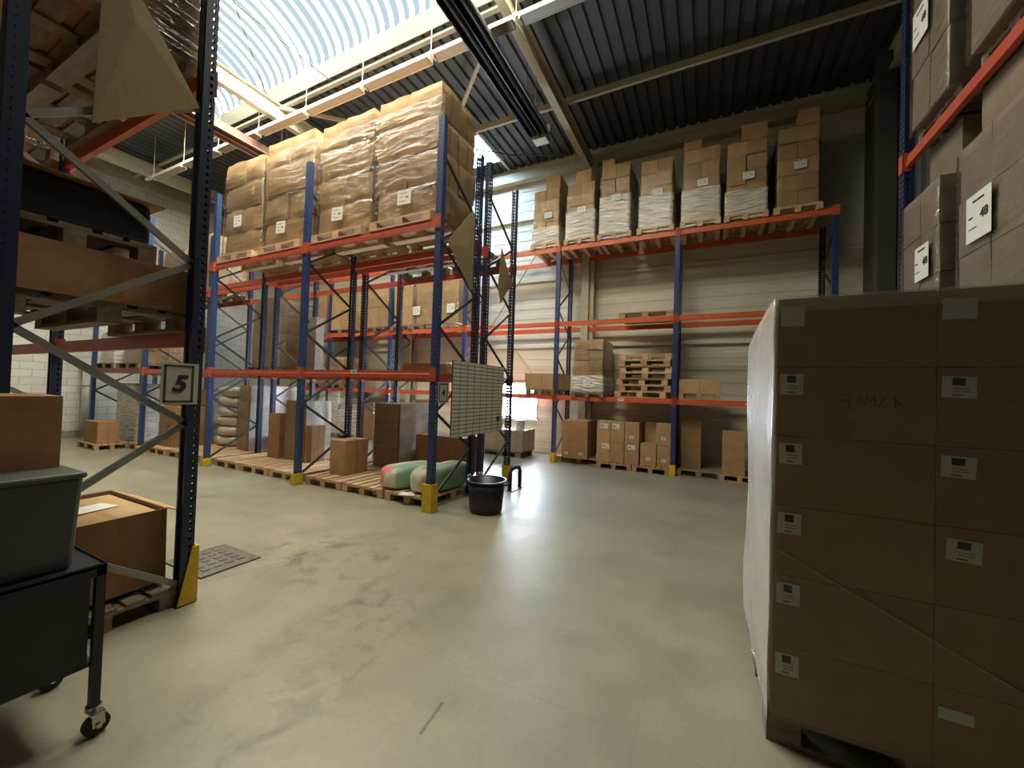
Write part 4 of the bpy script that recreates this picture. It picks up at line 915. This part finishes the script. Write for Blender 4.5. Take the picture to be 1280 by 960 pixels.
n1, n2 = 26, 48
for r in range(n2 + 1):
    for i in range(n1 + 1):
        f = i / n1; zz = -.04 + (2.115 + .04 - .10 * f * f) * r / n2
        bul = .006 + .020 * f * (.5 + .5 * math.sin(zz * 4 + 1)) + .007 * noise.noise(Vector((f * 11, zz * 2.0, 3))) + .004 * noise.noise(Vector((f * 25, zz * 5, 8)))
        hz.v.append((-gw / 2 - .012 - bul, -gd / 2 - .008 + f * (gd + .06), zz))
for r in range(n2):
    for i in range(n1):
        a = r * (n1 + 1) + i; hz.f.append((a, a + n1 + 1, a + n1 + 2, a + 1)); hz.m.append(0)
o = part(t, 'film_layers_and_sheen', hz, 'haze', smooth=True)
s = o.modifiers.new('thickness', 'SOLIDIFY'); s.thickness = .0008

# ------------------------------------------------------------------ right rack: labelled loads
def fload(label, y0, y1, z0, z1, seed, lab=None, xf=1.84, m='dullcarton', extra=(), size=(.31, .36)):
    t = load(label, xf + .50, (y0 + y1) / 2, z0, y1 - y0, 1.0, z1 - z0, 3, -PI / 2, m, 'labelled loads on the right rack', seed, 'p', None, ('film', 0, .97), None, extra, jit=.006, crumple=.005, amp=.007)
    if lab:
        ly, lz = lab; lx = -(ly - (y0 + y1) / 2)
        s = place('rack_label', MB().box(-size[0] / 2, size[0] / 2, -.002, 0, -size[1] / 2, size[1] / 2).mesh('rack_label', ['white']), (lx, -.5 - .030, lz - z0), 0, t)
        text('48', .095, (.075, -.004, -.005), (PI / 2, 0, 0), 'ink', s, 'numeral', .003)
        pr = MB()
        for u0, u1, v, h_ in ((-.07, .07, .115, .016), (-.12, -.07, .0, .013), (-.12, -.02, -.085, .008)): pr.box(u0, u1, -.004, -.002, v, v + h_)
        part(s, 'print', pr, 'ink')
    return t
for y, nm in ((5.22, 'far'), (4.15, 'near')):
    pallet('pallet on the lower beams of the right rack under the %s labelled load' % nm, 2.40, y, 2.358, 0, 'oldwood', False, 'pallets on the right rack', sx=.85)
    pallet('pallet on the upper beams of the right rack under the %s upper load' % nm, 2.44, y - .08, 4.418, 0, 'oldwood', False, 'pallets on the right rack', sx=.85)
fload('film-wrapped load with a number 48 label on the right rack lower shelf, farther one', 4.86, 5.60, 2.504, 3.83, 101, (5.10, 3.10), extra=[(.22, 1.0, .14, .9, .50)], size=(.27, .33))
fload('film-wrapped load with a number 48 label on the right rack lower shelf, nearer one', 3.72, 4.54, 2.504, 3.86, 102, (4.21, 3.19), extra=[(.02, .98, .12, .9, .50)])
fload('film-wrapped load on the upper beams of the right rack, farther one with a white label', 4.72, 5.43, 4.566, 6.2, 103, (5.18, 5.52))
fload('film-wrapped load on the upper beams of the right rack, nearer one', 3.60, 4.42, 4.566, 6.2, 104)

# ------------------------------------------------------------------ beam tickets
def ticket(x, y, z, label): tag(place('beam_ticket', label_mesh(.14, .06, 'small'), (x, y, z)), label, 'label', 'white tickets on the beams')
ticket(-1.83, 9.396, 1.632, 'small white ticket on the low orange beam below the pallet pile')
ticket(.76, 9.396, 1.632, 'small white ticket on the low orange beam near the big wrapped pallet')
ticket(-5.09, 4.511, 1.975, 'small white ticket on the low red beam of the middle rack')

# ------------------------------------------------------------------ world, camera
w = bpy.data.worlds.new('World'); SC.world = w; w.use_nodes = True
bg = w.node_tree.nodes['Background']; bg.inputs[0].default_value = (0.70, 0.82, 1.0, 1); bg.inputs[1].default_value = 1.0
f_, yaw, pitch, roll = 491.902, math.radians(26.511), math.radians(1.121), math.radians(1.811)
fwd = Vector((-math.sin(yaw) * math.cos(pitch), math.cos(yaw) * math.cos(pitch), math.sin(pitch)))
right = Vector((math.cos(yaw), math.sin(yaw), 0)); up = right.cross(fwd)
Rv = math.cos(roll) * right + math.sin(roll) * up; Uv = -math.sin(roll) * right + math.cos(roll) * up
cam = bpy.data.cameras.new('camera'); cam.sensor_width = 36; cam.lens = f_ / 1280 * 36; cam.clip_start = .05; cam.clip_end = 100
co = bpy.data.objects.new('camera', cam); COL.objects.link(co)
mw = Matrix((Rv, Uv, -fwd)).transposed().to_4x4(); mw.translation = (0, 0, 1.736); co.matrix_world = mw
SC.camera = co
SC.view_settings.view_transform = 'Standard'; SC.view_settings.look = 'None'; SC.view_settings.gamma = 1.0; SC.view_settings.use_curve_mapping = False
SC.view_settings.exposure = 0.0
cy_ = SC.cycles
cy_.use_denoising = True
try: cy_.denoiser = 'OPENIMAGEDENOISE'
except Exception: pass
cy_.max_bounces = 14; cy_.diffuse_bounces = 7; cy_.glossy_bounces = 4; cy_.transparent_max_bounces = 24; cy_.sample_clamp_indirect = 8.0
cy_.caustics_reflective = False; cy_.caustics_refractive = False

for o_ in SC.objects:
    if o_.parent is None and 'label' in o_ and not 4 <= len(o_['label'].split()) <= 16: print('LABEL LENGTH', len(o_['label'].split()), o_.name, o_['label'])
